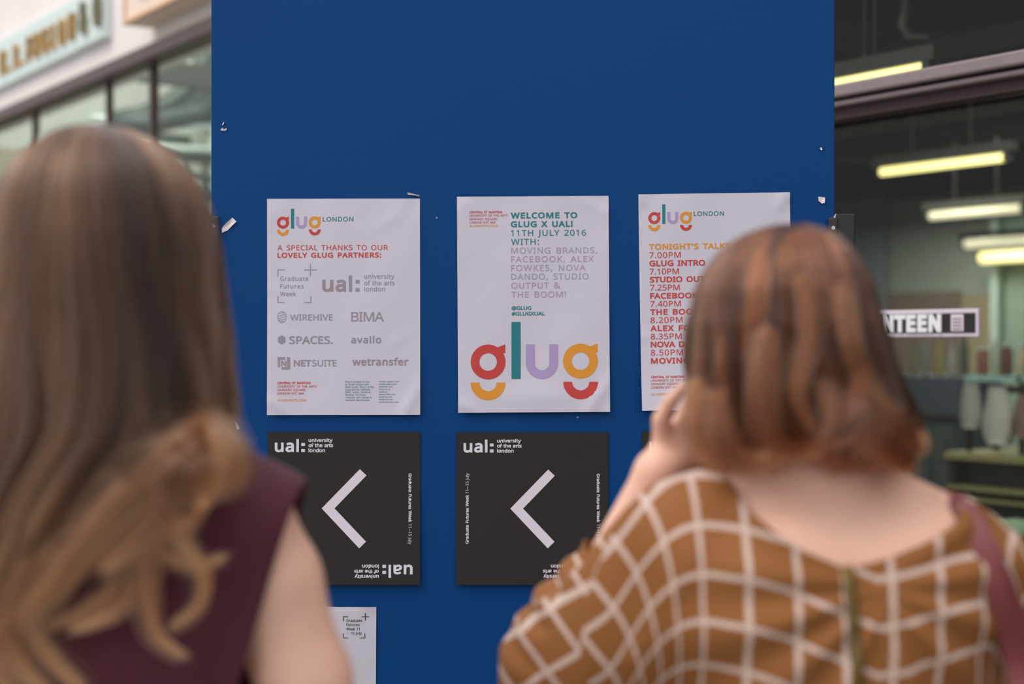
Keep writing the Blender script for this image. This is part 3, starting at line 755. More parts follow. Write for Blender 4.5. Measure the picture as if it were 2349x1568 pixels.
rbox((sc0 + 0.05, CW + 0.12, z_s - 0.09), (sc0 + 0.9, CW + 0.14, z_s - 0.05), 'rail', M_DARKWOOD)
tag(rk, 'mint green display rack standing on the serving counter', 'rack')

rnd = random.Random(5)
jar_cols = [rgb(150, 90, 70), rgb(188, 196, 170), rgb(110, 66, 52), rgb(200, 190, 160), rgb(140, 150, 110), rgb(120, 56, 50), rgb(196, 204, 196), rgb(90, 60, 50)]
jar_desc = ['rust brown', 'pale sage', 'dark brown', 'cream', 'olive', 'deep red', 'milky white', 'umber']
for i in range(8):
    s = sc0 + 0.10 + i * 0.072 + (0.05 if i > 3 else 0)
    c = W(s, CW + 0.2 + 0.02 * (i % 2), z_s)
    j = empty('jar', c)
    h = 0.13 + 0.03 * ((i * 3) % 4) / 3
    MB().lathe([(0.026, 0), (0.03, 0.006), (0.03, h * 0.8), (0.022, h * 0.9), (0.022, h)], 14).build('glass_body', mat('jar_%d' % i, jar_cols[i], 0.25, 0.6), j, True)
    MB().lathe([(0.024, h), (0.025, h + 0.004), (0.025, h + 0.018), (0.02, h + 0.02)], 14).build('lid', mat('jar_lid', rgb(190, 196, 190), 0.4), j, True)
    tag(j, '%s jar on the mint display rack' % jar_desc[i], 'jar', 'jars on the display rack')
bag_desc = ['narrow grey bag hanging leftmost under the display rack', 'large pale bag hanging in the middle under the rack', 'pinkish bag hanging at the right end under the rack']
for i, (px0, px1, y0, y1, colr) in enumerate(((2195, 2236, 876, 985, rgb(186, 184, 178)), (2246, 2308, 884, 1018, rgb(214, 208, 202)), (2314, 2372, 900, 1000, rgb(150, 116, 108)))):
    s0, s1 = on_w(px0, y0, CW + 0.02)[0], on_w(px1, y0, CW + 0.02)[0]
    z1, z0 = cz(y0), max(cz(y1), z_top + 0.012)
    prof = []
    V, Fc = [], []
    n, mm = 16, 12
    for a in range(mm + 1):
        t = a / mm
        zz = z1 + (z0 - z1) * t
        hw = (s1 - s0) / 2 * (0.42 + 0.58 * math.sin(min(t * 1.25, 1) * PI / 2)) * (1 - 0.25 * max(0, t - 0.85) / 0.15)
        for k in range(n):
            q = 2 * PI * k / n
            rr = 1 + 0.16 * math.sin(5 * q + i + 3 * t)
            V.append(W((s0 + s1) / 2 + hw * rr * math.cos(q), CW + 0.07 + 0.05 * rr * math.sin(q), zz))
    for a in range(mm):
        for k in range(n):
            Fc.append((a * n + k, a * n + (k + 1) % n, (a + 1) * n + (k + 1) % n, (a + 1) * n + k))
    Fc += [tuple(range(n)), tuple(mm * n + k for k in range(n))[::-1]]
    b = empty('hanging_bag', W((s0 + s1) / 2, CW + 0.07, z0))
    Tb = Matrix.Translation(b.location).inverted()
    MB().add([tuple(Tb @ Vector(v)) for v in V], Fc).build('pouch', mat('bag_%d' % i, colr, 0.6), b, True)
    MB().tube([W((s0 + s1) / 2 - 0.02, CW + 0.07, z1 - 0.01), W((s0 + s1) / 2, CW + 0.11, z_s - 0.06), W((s0 + s1) / 2 + 0.02, CW + 0.07, z1 - 0.01)], 0.004, 6, loc_tf(Tb)).build('handle', mat('bag_%d' % i, colr, 0.6), b, True)
    tag(b, bag_desc[i], 'bag', 'bags under the display rack')
# round pale cushions low in front of the counter
for i, (px, py, lab) in enumerate(((2285, 1222, 'grey green round cushion, left one on the bench inside'), (2352, 1228, 'yellow green round cushion, right one on the bench inside'))):
    s, z = on_w(px, py, 2.2)
    c = W(s + (0.16 if i else 0), 2.35, z - 0.06)
    o = MB().lathe([(0.05, 0), (0.1, 0.012), (0.125, 0.04), (0.12, 0.075), (0.08, 0.10), (0.02, 0.11)], 20).build('cushion', mat('cushion_%d' % i, (rgb(150, 178, 150), rgb(196, 196, 150))[i], 0.8), None, True)
    o.location = c
    tag(o, lab, 'cushion', 'cushions on the bench')
s_, z_ = on_w(2300, 1222, 2.2)
bn = empty('bench', W(s_ + 0.3, 2.35, 0.012))
Tn = Matrix.Translation(bn.location).inverted()
zs = z_ - 0.06
MB().box((s_ - 0.3, 2.15, zs - 0.04), (s_ + 1.2, 2.55, zs), tfT(Tn), 0.008).build('seat', M_DARKWOOD, bn)
for q in (s_ - 0.25, s_ + 1.1):
    for ww in (2.18, 2.47):
        MB().box((q, ww, 0.012), (q + 0.05, ww + 0.05, zs - 0.04), tfT(Tn)).build('leg', M_DARKWOOD, bn)
tag(bn, 'dark wooden bench under the two round cushions inside', 'bench')
# mid-distance table, cabinet in the room
cab = empty('cabinet', W(-6.3, 6.2, 0.012))
Tk = Matrix.Translation(cab.location).inverted()
ka, kz = on_w(2045, 860, 6.0)
kb = on_w(2192, 860, 6.0)[0]
MB().box((ka, 6.0, 0.012), (kb, 6.5, kz), tfT(Tk), 0.01).build('body', mat('navy_cabinet', rgb(74, 86, 98), 0.6), cab)
MB().box((ka - 0.02, 5.97, on_w(2100, 948, 5.97)[1] - 0.03), (kb + 0.02, 6.0, on_w(2100, 948, 5.97)[1]), tfT(Tk)).build('ledge', M_DARKWOOD, cab)
for k in range(3):
    a = ka + (kb - ka) * (k + 0.08) / 3
    b = ka + (kb - ka) * (k + 0.92) / 3
    dm = (mat('grey_door', rgb(136, 136, 132), 0.6), mat('slate_door', rgb(90, 98, 100), 0.6), mat('slate_door', rgb(90, 98, 100), 0.6))[k]
    d = MB().box((a, 5.975, 0.1), (b, 5.998, on_w(2100, 960, 5.97)[1] - 0.03), tfT(Tk)).build('door', dm, cab)
    MB().box((b - 0.05, 5.955, 0.6), (b - 0.035, 5.976, 0.75), tfT(Tk)).build('handle', M_BATTEN, d)
tag(cab, 'slate blue cabinet with doors deep inside the canteen', 'cabinet')
bt_desc = ['olive', 'grey glass', 'yellowish', 'pale', 'dark green', 'brown']
for i in range(5):
    s = ka + 0.06 + (kb - ka - 0.12) * i / 4
    h = 0.26 + 0.06 * ((i * 5) % 3)
    c = [rgb(120, 122, 90), rgb(130, 138, 134), rgb(160, 152, 96), rgb(170, 172, 160), rgb(70, 84, 70), rgb(130, 96, 76)][i]
    o = MB().lathe([(0.022, 0), (0.026, 0.01), (0.026, h * 0.6), (0.015, h * 0.78), (0.014, h), (0.017, h + 0.005)], 14).build('bottle', mat('bottle_%d' % i, c, 0.3), None, True)
    o.location = W(s, 6.2, kz)
    tag(o, '%s bottle standing on the slate blue cabinet' % bt_desc[i], 'bottle', 'bottles on the cabinet')

# ---- canteen sign on the glass
cs_ = empty('window_sign', W(on_w(2130, 742, -0.012)[0], -0.012, on_w(2130, 742, -0.012)[1]))
Ts = Matrix.Translation(cs_.location).inverted()
se, zu = on_w(2244, 707, -0.012)
zl = on_w(2244, 772, -0.012)[1]
L_ = 0.62
s0 = se - L_
hgt = zu - zl
M_SIGNWHITE = mat('sign_white', rgb(222, 210, 220), 0.5)
M_SIGNBLACK = mat('sign_black', rgb(30, 26, 28), 0.4)
MB().box((s0, -0.012, zl), (se, -0.001, zu), tfT(Ts), 0.002).build('border', M_SIGNWHITE, cs_)
bd = hgt * 0.15
MB().box((s0 + bd * 0.8, -0.0145, zl + bd), (se - bd * 0.8, -0.011, zu - bd), tfT(Ts)).build('panel', M_SIGNBLACK, cs_)
x_n = on_w(2160, 740, -0.015)[0]
x_T = on_w(2050, 740, -0.015)[0]
wall_text('CANTEEN', x_n - (x_n - x_T) * 7 / 4.0 - 0.005, x_n, zl + bd * 1.15, hgt - bd * 2.3, 0.08, -0.0185, -0.0145, mat('sign_letter_white', rgb(244, 240, 240), 0.5), cs_, Ts, 0.85)
ia, ib = on_w(2182, 740, -0.015)[0], on_w(2211, 740, -0.015)[0]
MB().box((ia, -0.0175, zl + bd * 1.3), (ib, -0.0145, zu - bd * 1.3), tfT(Ts), 0.001).build('badge', M_SIGNWHITE, cs_)
for q in range(4):
    zz = zl + bd * 1.7 + q * 0.009
    MB().box((ia + 0.006, -0.0185, zz), (ib - 0.006, -0.0174, zz + 0.004), tfT(Ts)).build('badge_line', M_GREY, cs_)
tag(cs_, 'black canteen sign with thick white border fixed to the glass', 'sign')

# ------------------------------------------------------------------ the blue board
BY = 2.765
K = BY / F_PX
def bx(px): return (px - CX) * K
def bz(py): return EYE + (CY - py) * K

def blue_paint():
    m = bpy.data.materials.new('blue_paint')
    m.use_nodes = True
    n, l = m.node_tree.nodes, m.node_tree.links
    p = n['Principled BSDF']
    t = n.new('ShaderNodeTexCoord')
    def noise(sc, scale, det=4):
        mp = n.new('ShaderNodeMapping')
        mp.inputs['Scale'].default_value = sc
        l.new(t.outputs['Object'], mp.inputs[0])
        z = n.new('ShaderNodeTexNoise')
        z.inputs['Scale'].default_value = scale
        z.inputs['Detail'].default_value = det
        l.new(mp.outputs[0], z.inputs['Vector'])
        return z
    a = noise((1, 1, 2), 1.3, 3)
    b = noise((1.5, 1, 26), 6, 5)
    mx = n.new('ShaderNodeMix')
    mx.data_type = 'RGBA'
    mx.inputs['A'].default_value = rgb(0, 60, 121)
    mx.inputs['B'].default_value = rgb(2, 68, 128)
    l.new(a.outputs['Fac'], mx.inputs['Factor'])
    # pale hairline scratches
    c = noise((2.2, 1, 70), 5, 2)
    cr = n.new('ShaderNodeValToRGB')
    cr.color_ramp.elements[0].position = 0.735
    cr.color_ramp.elements[1].position = 0.78
    l.new(c.outputs['Fac'], cr.inputs[0])
    mx2 = n.new('ShaderNodeMix')
    mx2.data_type = 'RGBA'
    mx2.inputs['B'].default_value = rgb(70, 112, 158)
    mu = n.new('ShaderNodeMath')
    mu.operation = 'MULTIPLY'
    mu.inputs[1].default_value = 0.35
    l.new(cr.outputs[0], mu.inputs[0])
    l.new(mu.outputs[0], mx2.inputs['Factor'])
    l.new(mx.outputs[2], mx2.inputs['A'])
    l.new(mx2.outputs[2], p.inputs['Base Color'])
    p.inputs['Roughness'].default_value = 0.55
    p.inputs['Specular IOR Level'].default_value = 0.15
    bp = n.new('ShaderNodeBump')
    bp.inputs['Strength'].default_value = 0.12
    bp.inputs['Distance'].default_value = 0.002
    l.new(b.outputs['Fac'], bp.inputs['Height'])
    l.new(bp.outputs[0], p.inputs['Normal'])
    return m

board = empty('display_board', (bx(1199), BY, 0))
bo = MB().box((bx(484.5) - board.location.x, 0.0, 0.0125), (bx(1914.5) - board.location.x, 0.024, 2.455), None, 0.0015).build('panel', blue_paint(), board)
tag(board, 'tall blue painted board between two black posts', 'board')
def edge_post(x0, x1, plate0, plate1, ztop, zplate, name, label):
    e = empty(name, ((x0 + x1) / 2, BY + 0.012, 0))
    ox, oy = e.location.x, e.location.y
    MB().box((x0 - ox, BY - 0.004 - oy, 0), (x1 - ox, BY + 0.045 - oy, ztop), None, 0.002).build('upright', M_BLACKMETAL, e)
    MB().box((plate0 - ox, BY - 0.010 - oy, zplate - 0.22), (plate1 - ox, BY - 0.0035 - oy, zplate), None, 0.0028).build('clamp_plate', mat('worn_black_metal', rgb(58, 52, 50), 0.42, 0.5, 0.3), e)
    for q in (0.02, 0.19):
        xm = (plate0 + plate1) / 2
        MB().tube([(xm - ox, BY - 0.0105 - oy, zplate - q), (xm - ox, BY - 0.0085 - oy, zplate - q)], 0.0038, 10).build('screw', mat('bright_steel', rgb(200, 200, 205), 0.25, 0.5, 1.0), e)
    MB().box((x0 - ox - 0.04, BY - 0.12 - oy, 0), (x1 - ox + 0.04, BY + 0.17 - oy, 0.012)).build('foot_plate', M_BLACKMETAL, e)
    return tag(e, label, 'post')
edge_post(bx(1916.5), bx(1960.5), bx(1897.5), bx(1920), bz(490.5), bz(499.5), 'support_post', 'black metal post with clamp plate at the right edge of the board')
edge_post(bx(440), bx(483), bx(480), bx(504), bz(492), bz(496), 'support_post', 'black metal post with brown clamp plate at the left edge of the board')

# ------------------------------------------------------------------ posters
def make_disp(seed, lift, base=0.0022, creases=()):
    r = random.Random(seed)
    ph = [r.uniform(0, 6.28) for _ in range(8)]
    def d(u, v):
        """distance off the board at u right, v down (0..1)"""
        z = base + lift * max(0, v - 0.35) ** 2 * 2.4
        z += 0.0009 * math.sin(5 * u + ph[0]) * math.sin(4 * v + ph[1]) + 0.0005 * math.sin(11 * u + 7 * v + ph[2])
        for cu, cv, a, sg, am in creases:
            du, dv = (u - cu), (v - cv)
            t_ = du * math.cos(a) + dv * math.sin(a)
            q = -du * math.sin(a) + dv * math.cos(a)
            z += 1.5 * am * math.exp(-(q / (sg * 0.22)) ** 2) * math.exp(-(t_ / sg) ** 2)
        cd = min(math.hypot(u, v), math.hypot(1 - u, v))
        z += 0.0012 * math.exp(-(cd / 0.10) ** 2) * math.sin(26 * u + 31 * v + ph[3])
        return max(z, 0.0012)
    return d

def smooth_corner(u, v):
    return 0

class Poster:
    """a printed sheet; everything is given in photo pixels on the board plane"""
    def __init__(self, tl, w, h, ang, name, m, disp, nx=34, ny=48, th=0.0004):
        self.tl, self.w, self.h, self.ang, self.disp = tl, w, h, ang, disp
        self.root = empty(name, (bx(tl[0]), BY, bz(tl[1])), (0, ang, 0))
        V, Fc = [], []
        for j in range(ny + 1):
            for i in range(nx + 1):
                V.append((w * K * i / nx, -disp(i / nx, j / ny), -h * K * j / ny))
        n = len(V)
        front = list(V)
        back = [(x, y + th, z) for x, y, z in V]
        W_ = nx + 1
        V = front + back
        for j in range(ny):
            for i in range(nx):
                a = j * W_ + i
                Fc.append((a, a + W_, a + W_ + 1, a + 1))
        for j in range(ny):
            for i in range(nx):
                a = j * W_ + i
                Fc.append((n + a, n + a + 1, n + a + W_ + 1, n + a + W_))
        rim = [j * W_ for j in range(ny + 1)] + [ny * W_ + i for i in range(1, nx + 1)] + [j * W_ + nx for j in range(ny - 1, -1, -1)] + [i for i in range(nx - 1, 0, -1)]
        m0 = len(V)
        V += [front[i] for i in rim] + [back[i] for i in rim]
        nr = len(rim)
        for i in range(nr):
            j = (i + 1) % nr
            Fc.append((m0 + j, m0 + i, m0 + nr + i, m0 + nr + j))
        self.sheet = MB().add(V, Fc).build('sheet', m, self.root)
        sm = [i < 2 * nx * ny for i in range(len(self.sheet.data.polygons))]
        self.sheet.data.polygons.foreach_set('use_smooth', sm)
    def loc(self, px, py):
        """photo pixel -> sheet pixel coordinates (x right, y down) undoing the sheet's tilt"""
        dx, dy = px - self.tl[0], py - self.tl[1]
        c, s = math.cos(self.ang), math.sin(self.ang)
        return dx * c + dy * s, -dx * s + dy * c
    def put(self, polys, off, m, name='lettering', label=None, extra=0.00035):
        """polys in sheet pixels, y down"""
        vs, fs = fill2d([[(x * K, -y * K) for x, y in p] for p in polys], off * K)
        if not fs:
            return None
        V = []
        for x, z in vs:
            d = self.disp(x / (self.w * K), -z / (self.h * K)) + extra
            V.append((x, -d, z))
        o = MB().add(V, fs).build(name, m, self.root)
        if label: o['label'] = label
        return o
    def text(self, s, x0, x1, base, cap, m, bold=0.0, name='lettering', xs=None):
        a = self.loc(x0, base)
        if xs is None:
            xs = 1.1 if s.upper() == s else 1.0
        polys, g = text_polys(s, a[0], a[0] + (x1 - x0), -a[1], cap, max(bold, 0.012), xs)
        return self.put([[(x, -y) for x, y in p] for p in polys], g, m, name)
    def shapes(self, polys, m, name='emblem', label=None):
        return self.put([[self.loc(*q) for q in p] for p in polys], 0.0, m, name, label)

def ring(cx, cy, R, r):
    return [arc(cx, cy, R, 0, 2 * PI * 47 / 48, 47), arc(cx, cy, r, 0, 2 * PI * 47 / 48, 47)]

def glug_logo(P, gx, gy, s):
    """the four letter word mark, reference drawing centred on the first bowl"""
    def t(q): return (gx + q[0] * s, gy + q[1] * s)
    def T_(p): return [t(q) for q in p]
    R, r = 39.9, 20.1
    def bowl(cx, cy, m, lab):
        # outer outline of ring + ear in one loop
        a0, a1 = -0.30, -1.07
        outer = arc(cx, cy, R, a0, a1 + 2 * PI, 46) if False else arc(cx, cy, R, -0.46, -1.02 - 2 * PI + 2 * PI, 1)
        pts = arc(cx, cy, R, -0.50, 2 * PI - 1.00, 50)      # y down: goes round below, left, top to near the ear
        pts += [(cx + 39.2, cy - 40.4), (cx + 39.2, cy - 20.2), (cx + 34.5, cy - 20.2)]
        P.shapes([T_(pts), T_(arc(cx, cy, r, 0, 2 * PI * 35 / 36, 35))], m, 'logo_letter', lab)
    bowl(0, 0, M_RED, 'red letter of the word mark')
    bowl(211.5, -2, M_ORANGE, 'orange letter of the word mark')
    P.shapes([T_([(53.6, -91.6), (74.3, -91.6), (74.3, 38.8), (53.6, 38.8)])], M_TEAL, 'logo_letter', 'teal letter of the word mark')
    cxu, cyu, Ro, Ri = 123.4, 2.2, 36.8, 16.6
    pts = [(cxu - Ro, -40.3)] + arc(cxu, cyu, Ro, PI, 0, 30) + [(cxu + Ro, -40.3), (cxu + Ri, -40.3)] + arc(cxu, cyu, Ri, 0, PI, 24) + [(cxu - Ri, -40.3)]
    P.shapes([T_(pts)], M_LILAC, 'logo_letter', 'lilac letter of the word mark')
    for cx, cy, m, lab in ((0, 47.2, M_ORANGE, 'orange smile under the word mark'), (211.8, 45.2, M_RED, 'red smile under the word mark')):
        pts = arc(cx, cy, R, PI, 0, 30) + arc(cx, cy, 19.6, 0, PI, 24)
        P.shapes([T_(pts)], m, 'logo_smile', lab)

def bars(*rects):
    return [[(x0, y0), (x1, y0), (x1, y1), (x0, y1)] for x0, y0, x1, y1 in rects]

def bracket_mark(P, x0, y0, x1, y1, arm, th, plus, parm, m):
    h = th / 2
    P.shapes([[(x0 - h, y0 - h), (x0 + arm, y0 - h), (x0 + arm, y0 + h), (x0 + h, y0 + h), (x0 + h, y0 + arm), (x0 - h, y0 + arm)]], m, 'corner_mark')
    P.shapes([[(x0 - h, y1 - arm), (x0 + h, y1 - arm), (x0 + h, y1 - h), (x0 + arm, y1 - h), (x0 + arm, y1 + h), (x0 - h, y1 + h)]], m, 'corner_mark')
    P.shapes([[(x1 - arm, y1 - h), (x1 - h, y1 - h), (x1 - h, y1 - arm), (x1 + h, y1 - arm), (x1 + h, y1 + h), (x1 - arm, y1 + h)]], m, 'corner_mark')
    a, b = plus
    P.shapes([[(a - h, b - parm), (a + h, b - parm), (a + h, b - h), (a + parm, b - h), (a + parm, b + h), (a + h, b + h), (a + h, b + parm), (a - h, b + parm), (a - h, b + h), (a - parm, b + h), (a - parm, b - h), (a - h, b - h)]], m, 'cross_mark')

# -- poster 1: thanks to the partners
P1 = Poster((613, 456), 350.5, 495, math.radians(-0.1), 'poster', M_PAPER, make_disp(3, 0.004, creases=((0.86, 0.66, -0.4, 0.09, 0.0008), (0.93, 0.95, -0.9, 0.10, 0.0022), (0.05, 0.95, 0.5, 0.08, 0.002), (0.02, 0.42, 0.3, 0.06, 0.001), (0.8, 0.10, -0.4, 0.12, 0.0008))))
glug_logo(P1, 649.4, 510.6, 0.345)
P1.text('LONDON', 740.8, 811, 507.9, 10.3, M_TEAL, 0.02)
P1.text('A SPECIAL THANKS TO OUR', 636.8, 890.2, 573.9, 11.6, M_RED, 0.0)
P1.text('LOVELY GLUG PARTNERS:', 636.8, 874.7, 591.1, 11.6, M_RED, 0.05)
bracket_mark(P1, 637.8, 618.6, 713.5, 693.6, 15, 1.9, (712.5, 619), 14.5, M_GREY)
for s, x1, b in (('Graduate', 707.7, 643.8), ('Futures', 697, 661.3), ('Week', 679.5, 678.9)):
    P1.text(s, 643, x1, b, 10, M_GREY, 0.0)
P1.text('ual', 739.7, 807.9, 668.6, 35, M_GREY, 0.045)
P1.shapes(bars((816.2, 641.8, 825.2, 650), (816.2, 660.2, 825.2, 668.6)), M_GREY, 'colon')
for s, x1, b in (('university', 904.6, 638.9), ('of the arts', 905.7, 654.1), ('london', 883.6, 667.9)):
    P1.text(s, 836, x1, b, 10.2, M_GREY, 0.008)
P1.text('WIREHIVE', 666, 763.8, 734.6, 13.8, M_GREY, 0.0)
def oval(cx, cy, a, b, n=28): return [(cx + a * math.cos(2 * PI * i / n), cy + b * math.sin(2 * PI * i / n)) for i in range(n)]
gl = []
for yy, hw in ((-9.5, 6), (-4.5, 9), (0.5, 9.6), (5.5, 8.6), (10, 5.5)):
    top = [(647.2 - hw + 2 * hw * i / 12, 726.7 + yy + 1.6 * math.sin(2 * PI * i / 12)) for i in range(13)]
    gl.append(top + [(x, y + 1.3) for x, y in reversed(top)])
for p_ in gl: P1.shapes([p_], M_GREY, 'globe_line')
P1.shapes([oval(647.2, 726.7, 10.6, 13.2), oval(647.2, 726.7, 9.5, 12.0)], M_GREY, 'globe_ring')
P1.text('BIMA', 806, 881, 737, 21.6, M_GREY, 0.0)
P1.text('SPACES.', 664, 763.8, 788.4, 17.6, M_GREY, 0.03)
P1.shapes([[(646.8 + 10.6 * math.sin(PI * i / 3) * 0.93, 779 + 10.6 * math.cos(PI * i / 3)) for i in range(6)]], M_GREY, 'hexagon')
P1.text('availo', 806, 875, 787, 16.5, M_GREY, 0.035)
P1.text('NET', 674.7, 714.6, 839.6, 14.6, M_GREY, 0.045)
P1.text('SUITE', 716.5, 772.8, 839.6, 14.6, M_GREY, 0.0)
P1.shapes([[(637.5, 818.5), (655, 818.5), (655, 824), (643.5, 824), (643.5, 841), (638, 841)], [(659, 818.5), (666.4, 818.5), (666.4, 846.5), (646.5, 846.5), (646.5, 841.5), (659.5, 841.5)]], M_GREY, 'square_mark')
P1.shapes([[(645.5, 839.5), (645.5, 826), (649, 826), (654.3, 834), (654.3, 826), (657.5, 826), (657.5, 839.5), (654, 839.5), (648.7, 831.5), (648.7, 839.5)]], M_GREY, 'square_mark')
P1.text('wetransfer', 808.6, 937, 837.8, 17, M_GREY, 0.04)
def address(P, x0, ends, bases, cap=5.0):
    for s, x1, b, m, bo_ in zip(('CENTRAL ST MARTINS', 'UNIVERSITY OF THE ARTS', 'GRANARY SQUARE', 'LONDON N1C 4AA', 'GLUGEVENTS.COM'), ends, bases, (M_RED, M_RED, M_RED, M_RED, M_ORANGE), (0.05, 0, 0, 0, 0.02)):
        P.text(s, x0, x1, b, cap, m, bo_)
address(P1, 637.1, (713.9, 726.7, 701.2, 698.4, 702.6), (880.3, 888.4, 896.2, 904.1, 919.6))
for i, s in enumerate(('Glug is brought to you', 'by Studio Output and', 'Made Studio. Glug is kindly', 'supported by: NetSuite,', 'BIMA, Availo, Wirehive,', 'Wirehive, The Drum,', 'Computer Arts, Spaces &', 'Awesome Merchandise')):
    P1.text(s, 792.3, 792.3 + (55, 53, 66, 58, 59, 48, 61, 56)[i], 876.8 + 5.98 * i, 3.7, M_TEAL, 0.0)
for i, s in enumerate(('studio-output.com', 'madestudio.com', 'netsuite.com', 'bima.co.uk', 'availo.io', 'wetransfer.com', 'wirehive.com', 'thedrum.com', 'computerarts.com')):
    P1.text(s, 869.5, 869.5 + (46, 40, 31, 26, 19, 38, 30, 32, 45)[i], 876.2 + 5.86 * i, 3.5, M_TEAL, 0.0)
tag(P1.root, 'white poster of grey partner logos under a thanks line, leftmost of the top row', 'poster', 'white posters in the top row')

# -- poster 2: welcome
P2 = Poster((1048.3, 451.3), 347.5, 494.5, math.radians(-0.35), 'poster', M_PAPER, make_disp(8, 0.006, creases=((0.5, 0.93, 0.0, 0.25, 0.0016), (0.93, 0.06, 0.3, 0.09, 0.001), (0.02, 0.02, 0.8, 0.05, 0.0012), (0.92, 0.93, -0.8, 0.12, 0.0022), (0.05, 0.97, 0.3, 0.1, 0.0016))))
address(P2, 1076.8, (1152.2, 1164.6, 1139.8, 1137, 1141.2), (489.2, 497.1, 505.1, 512.7, 520.3), 4.8)
for s, x0, x1, b, m, bo_ in (
        ('WELCOME TO', 1171.8, 1324, 501.3, M_TEAL, 0.055), ('GLUG X UAL!', 1171.8, 1313.6, 521.2, M_TEAL, 0.055),
        ('11TH JULY 2016', 1171.8, 1344.3, 541.2, M_TEAL, 0.01), ('WITH:', 1172.5, 1236.2, 561.5, M_TEAL, 0.01),
        ('MOVING BRANDS,', 1172.5, 1369.5, 581.5, M_MAUVE, 0.0), ('FACEBOOK, ALEX', 1172.5, 1361.8, 601.4, M_MAUVE, 0.0),
        ('FOWKES, NOVA', 1172.5, 1342.9, 621.4, M_MAUVE, 0.0), ('DANDO, STUDIO', 1172.5, 1349.8, 641.2, M_MAUVE, 0.0),
        ('OUTPUT &', 1172.8, 1285, 661.7, M_MAUVE, 0.0), ('THE BOOM!', 1173.2, 1298.1, 682.3, M_MAUVE, 0.0)):
    P2.text(s, x0, x1, b, 13.6, m, bo_)
P2.text('@GLUG', 1173.5, 1218.6, 710.6, 8.6, M_TEAL, 0.045)
P2.text('#GLUGXUAL', 1173.5, 1250, 723.6, 8.6, M_TEAL, 0.045)
glug_logo(P2, 1119.8, 829.7, 1.0)
tag(P2.root, 'white welcome poster with large four-coloured word mark, middle of the top row', 'poster', 'white posters in the top row')

# -- poster 3: tonight's talks
P3 = Poster((1464, 446), 347.5, 494.5, math.radians(-0.82), 'poster', M_PAPER, make_disp(12, 0.016, creases=((0.04, 0.03, 0.7, 0.06, 0.0014), (0.95, 0.04, -0.7, 0.07, 0.0014), (0.02, 0.66, 0.0, 0.08, 0.001))))
glug_logo(P3, 1500.4, 500.2, 0.343)
P3.text('LONDON', 1590.8, 1660, 495.6, 10.3, M_TEAL, 0.02)
for s, x0, x1, b, m, bo_ in (
        ("TONIGHT'S TALKS", 1488.5, 1674, 572.9, M_ORANGE, 0.055), ('7.00PM', 1489.2, 1561.2, 591.9, M_RED, 0), ('GLUG INTRO', 1489.2, 1617.3, 610.8, M_RED, 0.055),
        ('7.10PM', 1489.6, 1557, 629.4, M_RED, 0), ('STUDIO OUTPUT', 1490, 1655.5, 648, M_RED, 0.055), ('7.25PM', 1490.6, 1558.8, 666.3, M_RED, 0),
        ('FACEBOOK', 1491, 1600.6, 685.2, M_RED, 0.055), ('7.40PM', 1491, 1561.2, 703.5, M_RED, 0), ('THE BOOM', 1491, 1607, 722.2, M_RED, 0.055),
        ('8.20PM', 1491.6, 1565, 740.7, M_RED, 0), ('ALEX FOWKES', 1491.6, 1643, 759.5, M_RED, 0.055), ('8.35PM', 1492, 1563, 778, M_RED, 0),
        ('NOVA DANDO', 1492, 1629, 796.5, M_RED, 0.055), ('8.50PM', 1492, 1565.6, 815, M_RED, 0), ('MOVING BRANDS', 1492.2, 1677, 833.9, M_RED, 0.055)):
    P3.text(s, x0, x1, b, 13.2, m, bo_)
address(P3, 1492, (1568.3, 1580.5, 1555.7, 1552.9, 1557.7), (866.6, 874.6, 882.4, 890.3, 905.8), 5.0)
tag(P3.root, 'white poster listing talk times in red, behind the red-haired head', 'poster', 'white posters in the top row')

